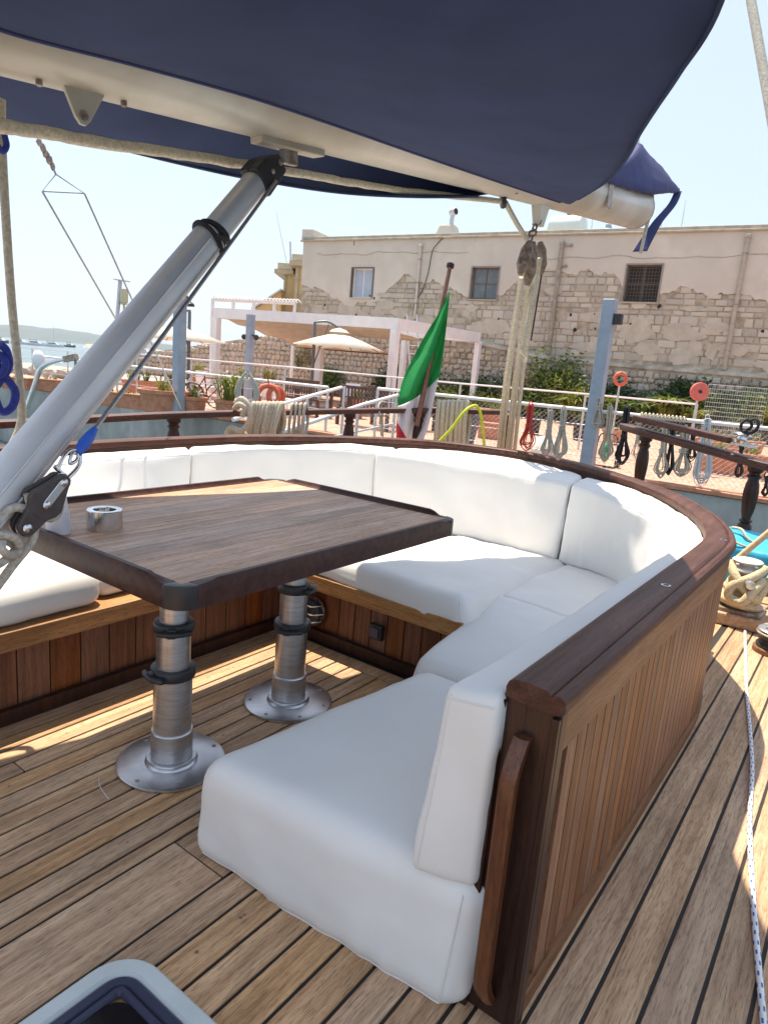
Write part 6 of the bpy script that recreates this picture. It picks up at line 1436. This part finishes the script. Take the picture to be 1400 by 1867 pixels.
c = atd(1131, 691, 13.6); lb = thing('lifebuoy', 'orange lifebuoy hanging above the plants right of the tall grey post', 'lifebuoy', tuple(c)); k = MB(); torus(k, c, .112, .031, tow); build('ring', k, orange, lb, smooth=60); k = MB(); k.tube([c+V((0, 0, -.12)), V((c.x, c.y, TZQ))], .02, 6); build('pole', k, galv, lb)
k = MB(); k.tube([c+V((-.1, 0, .12)), c+V((0, 0, .15)), c+V((.1, 0, .12))], .008, 5); build('grab_line', k, rope_w, lb)
c = atd(1275, 714, 11.9); ds_ = thing('reel_disc', 'coral red disc reel mounted above the rail at right', 'reel', tuple(c)); k = MB(); k.lathe([(.0001, -.03), (.15, -.03), (.158, -.02), (.158, .02), (.15, .03), (.0001, .03)], c, 28, tow); build('disc', k, coral, ds_, smooth=35)
k = MB(); k.lathe([(.03, .03), (.03, .045), (.0001, .046)], c, 12, tow); k.tube([c+tow*.045+V((-.03, 0, .02)), c+tow*.045+V((.03, 0, -.02))], .008, 5); build('hub', k, blackp, ds_); k = MB(); k.tube([c-tow*.03, V((c.x, c.y, TZQ))-tow*.03], .02, 6); build('stand', k, galv, ds_)
# square wire grid panel
g = thing('wire_grid', 'square wire mesh panel behind the coral disc', 'mesh panel', tuple(atd(1330, 740, 12.6)))
k = MB(); a, b_ = atd(1292, 700, 12.4), atd(1402, 712, 12.2); zt1, zb1 = a.z, .75
for i in range(27): t = i/26; p = a.lerp(b_, t); k.tube([(p.x, p.y, zb1), (p.x, p.y, zt1)], .003, 3, cap=False)
for i in range(15): z = zb1+(zt1-zb1)*i/14; k.tube([(a.x, a.y, z), (b_.x, b_.y, z)], .003, 3, cap=False)
build('mesh', k, galv, g); g['label'] = 'square wire mesh panel behind the coral disc at right'
# ---- coils of rope hung on the quay railing
def hank(px, ytop, ybot, wpx, m_, label, r=.011, n=6, waist=.45, grp=True):
    def Q(x, y): return atp(x, y, rail_xy(-4)+V((0, -.06, 0)), (-.062, 1, 0))
    k = MB(); h = ybot-ytop; lean = -.10*h; r = r*.68; n = n+4
    for i in range(n):
        w = wpx*(.30+.75*(i+1)/n)*random.uniform(.85, 1.1); b = ybot-random.uniform(0, h*.20); wz = ytop+h*waist; x0 = px+random.uniform(-1, 1)
        off = V((0, random.uniform(-.03, .05), 0))
        k.tube([p+off for p in spline([Q(x0-w*.16, ytop), Q(x0-w*.15+lean*waist, wz), Q(x0-w*.5+lean*.8, ytop+h*.8), Q(x0+lean, b), Q(x0+w*.5+lean*.8, ytop+h*.78), Q(x0+w*.15+lean*waist, wz), Q(x0+w*.16, ytop)], 5, closed=True)], r, 6, closed=True)
    for q in range(3):
        z = ytop+h*(waist-.06)+q*3; k.tube([Q(px+lean*waist+wpx*.24*math.cos(a), z)+V((0, .03*math.sin(a)-.01, 0)) for a in [i*.785 for i in range(8)]], r, 6, closed=True)
    k.tube(spline([Q(px-3, ytop+6), Q(px-4, ytop-6), Q(px+2, ytop-9), Q(px+4, ytop+6)], 4), r*1.2, 6)
    return tag(build('rope_hank', k, m_, smooth=60), label, 'rope', 'coils of rope hung along the quay railing')
hank(968, 742, 822, 28, rope_r, 'red rope coil hanging on the quay rail, right of the mainsheet', r=.012, n=5)
hank(1003, 752, 836, 20, rope_g, 'narrow beige rope coil, second right of the red one', r=.012)
hank(1028, 750, 840, 24, rope_g, 'beige rope coil knotted high, beside the narrow one left of the grey post', r=.014, waist=.35)
hank(1092, 735, 780, 22, rope_g, 'short beige coil directly right of the tall grey post', r=.012, waist=.2)
hank(1112, 745, 845, 26, rope_w, 'long thin cream coil right of the tall grey post', r=.010)
hank(1143, 748, 850, 22, rope_b, 'black rope coil tied in a tight bundle above the hose cart', r=.016, n=7, waist=.5)
hank(1165, 775, 838, 18, rope_g, 'small thin pale loop left of the first starboard baluster', r=.006, n=4)
hank(1212, 785, 872, 26, rope_w, 'beige rope coil directly right of the starboard baluster', r=.015)
hank(1226, 785, 868, 16, rope_b, 'dense black coil between two beige ones', r=.015, n=8, waist=.3)
hank(1250, 785, 872, 32, rope_w, 'beige rope coil right of the dense black one', r=.014)
hank(1264, 790, 842, 18, rope_b, 'short black rope loop between beige and white coils', r=.010, n=4)
hank(1290, 765, 888, 34, mat('white_thin_rope', (.52, .55, .56), (.70, .72, .72), 60, .8, bump=.4, bscale=90), 'big bundle of thin white rope hanging on the quay rail', r=.009, n=15, waist=.12)
hank(1352, 815, 872, 16, rope_b, 'small black rope coil near the second starboard baluster', r=.011, n=4)
hank(1398, 870, 905, 14, rope_b, 'black rope loop at the right edge behind the baluster', r=.012, n=4)
def Qd(x, y, D=13.4): return atd(x, y, D)
k = MB()
for i in range(6): w = 9+i*1.6; k.tube(spline([Qd(450, 678), Qd(450-w, 700), Qd(450-w*1.2, 722), Qd(452, 742+i), Qd(452+w*1.2, 722), Qd(450+w, 700)], 5, closed=True), .012, 6, closed=True)
k.tube([Qd(452, 672), Qd(450, 690)], .03, 6); tag(build('rope_hank', k, rope_g, smooth=60), 'grey rope coil hung on the left railing above the cream hitch', 'rope', 'coils of rope hung along the quay railing')
# ropes draped along the rail top at right
k = MB()
for i in range(12): x = 1170+i*7; k.tube([atp(x+4*math.cos(a), 757+i*.7+5*math.sin(a), rail_xy(-4)+V((0, -.05, 0)), (-.062, 1, 0))+V((0, .05*math.sin(a*2), 0)) for a in [q*.785 for q in range(8)]], .012, 5, closed=True)
tag(build('rope_turns', k, rope_w, smooth=60), 'cream rope turns wound along the white rail at right', 'rope')
# hose cart
p = atz(1102, 860, .0); c = atd(1102, 845, 11.7); hc_ = thing('hose_cart', 'small wheeled hose reel with green hose beside the tall grey post', 'hose reel', (c.x, c.y, TZQ))
k = MB(); k.tube(spline([(-.18, 0, .0), (-.16, 0, .5), (0, 0, .56), (.16, 0, .5), (.18, 0, 0)], 4), .014, 6); k.tube([(-.2, -.15, .02), (.2, -.15, .02)], .014, 6); k.tube([(-.2, .1, .02), (-.2, -.25, .02)], .014, 6); k.tube([(.2, .1, .02), (.2, -.25, .02)], .014, 6); build('cart_frame', k, blackp, hc_, local=True, smooth=50)
k = MB(); torus(k, V((0, -.03, .26)), .13, .045, (1, 0, 0)); build('green_hose', k, rope_gn, hc_, local=True, smooth=50)
for sx in (-1, 1): k = MB(); torus(k, V((sx*.22, .05, .08)), .065, .02, (1, 0, 0), 16, 6); build('wheel', k, blackp, hc_, local=True, smooth=50)
# electric/bike clutter: bicycles leaning by the pots
def bike(px, py, D, ang, label, col_):
    p = atd(px, py, D); b = thing('bicycle', label, 'bicycle', (p.x, p.y, TZQ), ang)
    for x in (-.5, .5):
        k = MB(); torus(k, V((x, 0, .33)), .31, .018, (0, 1, 0), 24, 6); wh = build('wheel', k, blackp, b, local=True, smooth=50)
        k = MB(); [k.tube([(x, 0, .33), (x+.3*math.cos(a), 0, .33+.3*math.sin(a))], .003, 3) for a in [i*.52 for i in range(12)]]; build('spokes', k, galv, wh, local=True)
    k = MB(); 
    for a, c_2 in (((-.5, 0, .33), (-.1, 0, .3)), ((-.1, 0, .3), (-.2, 0, .85)), ((-.2, 0, .78), (.35, 0, .8)), ((-.1, 0, .3), (.36, 0, .74)), ((.32, 0, .9), (.5, 0, .33)), ((-.5, 0, .33), (-.19, 0, .78))): k.tube([a, c_2], .016, 6)
    build('frame', k, col_, b, local=True, smooth=50)
    k = MB(); k.tube(spline([(.25, -.28, .98), (.34, -.1, .95), (.34, .1, .95), (.25, .28, .98)], 4), .014, 6); build('handlebar', k, galv, b, local=True, smooth=50)
    k = MB(); k.blob((-.22, 0, .88), .10, 8, 4, (1.3, .7, .4)); build('saddle', k, blackp, b, local=True, smooth=50)
bike(385, 728, 16.2, R(20), 'dark bicycle parked among the pots left of the pergola post', mat('bike_red', (.25, .03, .03), rough=.5)); bike(362, 722, 16.8, R(75), 'second bicycle with white basket behind the dark one', galv)
# plastic chairs near the benches
for (px, py, D, a, lab) in ((378, 690, 19.5, 200, 'white plastic chair beside the bicycles'), (640, 712, 19, 30, 'white plastic chair left of the pergola corner post'), (515, 715, 16.5, 150, 'white plastic chair right of the lifebuoys')):
    p = atd(px, py, D); ch = thing('plastic_chair', lab, 'chair', (p.x, p.y, TZQ), R(a), 'white plastic chairs on the terrace')
    k = MB(); k.box(-.24, .24, -.22, .22, .41, .44); build('seat', k, white_pl, ch, local=True, bevel=.01)
    k = MB(); k.quadbox([(-.22, .20, .45), (.22, .20, .45), (.22, .23, .45), (-.22, .23, .45), (-.20, .28, .86), (.20, .28, .86), (.20, .31, .86), (-.20, .31, .86)]); build('backrest', k, white_pl, ch, local=True, bevel=.01)
    for sx in (-.2, .2):
        for sy in (-.18, .18): k = MB(); k.tube([(sx, sy, .41), (sx*1.15, sy*1.15, 0)], .02, 6); build('leg', k, white_pl, ch, local=True)
# ladder on the wall
la = thing('ladder', 'aluminium ladder leaning against the wall inside the pergola', 'ladder', tuple(atd(755, 690, 24))); la.location.z = TZQ
a0, a1 = atd(756, 690, 23.6), atd(740, 588, 25.2); a0.z = TZQ; off = V((_rt0.x, _rt0.y, 0))*.36
for o_ in (V((0, 0, 0)), off): k = MB(); k.beam(a0+o_, a1+o_+V((0, 0, .3)), .03, .07); build('rail', k, galv, la)
for i in range(11): t = (i+.7)/11.5; p = a0.lerp(a1+V((0, 0, .3)), t); k = MB(); k.tube([p, p+off], .018, 6); build('rung', k, galv, la)
# left: curved steel davit, dome, radar mast
D = 9.6
dv = thing('curved_pipe', 'curved stainless pipe with clamp head rising at far left', 'pipe', tuple(atd(50, 740, D))); k = MB(); k.tube(spline([atd(48, 745, D), atd(62, 705, D), atd(72, 675, D), (atd(88, 663, D)), atd(118, 655, D), atd(134, 651, D)], 6), .035, 9); build('bent_tube', k, chrome, dv, smooth=50)
k = MB(); k.beam(atd(118, 655, D), atd(140, 650, D), .10, .08); k.tube([atd(137, 652, D), atd(139, 668, D)], .02, 6); build('clamp_head', k, worn_steel, dv)
k = MB(); c = atd(70, 655, 17); k.blob(c, .15, 14, 8, (1, 1, 1.5)); o = build('sat_dish', k, white_pl, smooth=60); o.name = 'mooring_buoy'; tag(o, 'white buoy standing on the jetty at far left', 'buoy')
rm = thing('aerial_mast', 'thin steel mast with flat top plate and yellowed antenna dome behind the wire bridle', 'mast', tuple(atd(216, 590, 11)))
k = MB(); k.tube([atd(209, 640, 11), atd(219, 512, 11)], .030, 8); build('pole', k, galv, rm, smooth=50); k = MB(); k.beam(atd(209, 509, 11), atd(235, 513, 11), .12, .012); build('top_plate', k, galv, rm)
k = MB(); k.lathe([(.05, 0), (.052, .03), (.062, .035), (.062, .20), (.05, .235), (.0001, .24)], atd(226, 555, 11), 18); k.tube([atd(226, 580, 11), atd(226, 555, 11)], .018, 6); build('antenna_dome', k, mat('aged_plastic', (.62, .52, .32), rough=.5), rm, smooth=40)

# jetty at far left
k = MB(); a, b_ = atz(20, 690, .2), atz(235, 700, .2)
jt = thing('stone_jetty', 'grey stone jetty with thin wire rail across the water at left', 'jetty', (-24, 15, 0))
J0, J1 = atd(-60, 672, 27), atd(262, 700, 24)
k = MB(); J0.z = J1.z = 0; k.quadbox([J0+V((0, 0, -3)), J1+V((0, 0, -3)), J1+V((-3, 4, -3)), J0+V((-3, 4, -3)), J0+V((0, 0, .55)), J1+V((0, 0, .5)), J1+V((-3, 4, .5)), J0+V((-3, 4, .55))]); build('jetty_body', k, jetty_m, jt)
for i in range(60):
    t = random.random(); z = random.uniform(.0, .5); p = J0.lerp(J1, t)+V((0, 0, z)); k = MB(); k.blob(p, random.uniform(.15, .3), 6, 4, (1.4, .8, .7), .25); build('boulder', k, rock_m, jt)
for i in range(6):
    p = J0.lerp(J1, i/5); k = MB(); k.tube([p+V((0, 0, .5)), p+V((0, 0, 1.3))], .03, 6); build('rail_post', k, galv, jt)
for z in (.9, 1.3): k = MB(); k.tube([J0+V((0, 0, z)), J1+V((0, 0, z))], .012, 5); build('rail_wire', k, galv, jt)

# ================================================================== FAR SHORE
# hills
def hills():
    k = MB(); rows = []
    for i in range(61):
        t = i/60; px = -160+t*620; base = 612+.084*px; e = [(0, 24), (.12, 28), (.30, 25), (.45, 20), (.6, 14), (.75, 10), (.9, 7), (1, 5)]
        h = lin(e, t)*(1+.10*fbm((t*14, 1, 1))); a = atd(px, base, 2600); a.z = -1.6; hz = h/CAM_F*2600*1.0
        bk = V((_fw.x, _fw.y, 0)).normalized()*900
        rows.append([a, a+bk*.25+V((0, 0, hz*.6)), a+bk*.55+V((0, 0, hz)), a+bk*1.2+V((0, 0, hz*.2-2))])
    k.loft(rows, closed=False, cap=False); o = build('hills', k, hill_m, smooth=80); tag(o, kind='structure')
hills()
k = MB(); rows = []
for i in range(41):
    px = 150+i*6; a = atd(px, 640, 520); a.z = -1.6; bk = V((_fw.x, _fw.y, 0)).normalized()*20; h = 3.0+1.2*fbm((i*.7, 2, 2)); rows.append([a, a+bk*.4+V((0, 0, h)), a+bk+V((0, 0, h*.9)), a+bk*1.8])
k.loft(rows, closed=False, cap=False); tag(build('breakwater', k, rock_m), 'long low breakwater of pale rocks beyond the moored boats', 'breakwater')
def motorboat(px, D, L_, label, dark=False, mast=False):
    p = atd(px, 630, D); ang = math.atan2(_rt0.y, _rt0.x)+random.uniform(-.25, .25); b = thing('motorboat', label, 'boat', (p.x, p.y, -1.5), ang, 'boats moored across the harbour')
    k = MB(); secs = []
    for t, w_, s_ in ((-.5, .30, 1.0), (-.2, .34, 1.05), (.2, .30, 1.2), (.42, .14, 1.4), (.5, .02, 1.5)): secs.append([V((t*L_, -w_*L_*.45, s_)), V((t*L_, -w_*L_*.3, -.3)), V((t*L_, w_*L_*.3, -.3)), V((t*L_, w_*L_*.45, s_))])
    k.loft(secs); build('hull', k, boat_dark if dark else boat_white, b, local=True)
    k = MB(); k.quadbox([(-L_*.3, -L_*.1, 1.05), (L_*.25, -L_*.1, 1.15), (L_*.25, L_*.1, 1.15), (-L_*.3, L_*.1, 1.05), (-L_*.28, -L_*.085, 2.1), (L_*.1, -L_*.08, 2.1), (L_*.1, L_*.08, 2.1), (-L_*.28, L_*.085, 2.1)]); cb = build('cabin', k, boat_white, b, local=True)
    k = MB(); k.box(-L_*.25, L_*.12, -L_*.101, L_*.101, 1.45, 1.85); build('windows', k, boat_dark, cb, local=True)
    k = MB(); k.box(-L_*.34, L_*.02, -L_*.09, L_*.09, 2.6, 2.72); k.box(-L_*.32, -L_*.30, -.1, .1, 1.0, 2.6); k.box(-.1, .1, -.1, .1, 2.1, 2.6); build('bimini', k, boat_dark, b, local=True)
    if mast: k = MB(); k.tube([(0, 0, 2), (0, 0, 11)], .09, 5); build('mast', k, galv, b, local=True)
motorboat(2, 330, 9, 'dark-hulled motorboat at the very left edge of the harbour', True); motorboat(38, 350, 10, 'white cabin cruiser, first right of the hanging cream rope')
motorboat(66, 350, 10, 'white cruiser with dark canopy, middle of the moored row'); motorboat(98, 360, 10, 'white boat with dark bimini, third of the moored row', False, True); motorboat(128, 420, 7, 'small dark-topped boat at the right end of the moored row', True)
motorboat(265, 420, 8, 'white boat seen just right of the silver strut on the water')
# haze: one closed box of pale air round everything
k = MB(); k.box(-3900, 1400, -150, 4100, -4.6, 260)
hz = bpy.data.materials.new('haze'); hz.use_nodes = True; nt = hz.node_tree; nt.nodes.remove(nt.nodes['Principled BSDF']); pv = nt.nodes.new('ShaderNodeVolumePrincipled')
pv.inputs['Color'].default_value = (.72, .86, 1, 1); pv.inputs['Density'].default_value = .00016; pv.inputs['Anisotropy'].default_value = .3; nt.links.new(pv.outputs[0], nt.nodes['Material Output'].inputs['Volume'])
o = build('haze', k, hz); tag(o, kind='stuff')
# one more cull: parts are kept as built
print('objects', len(bpy.data.objects))
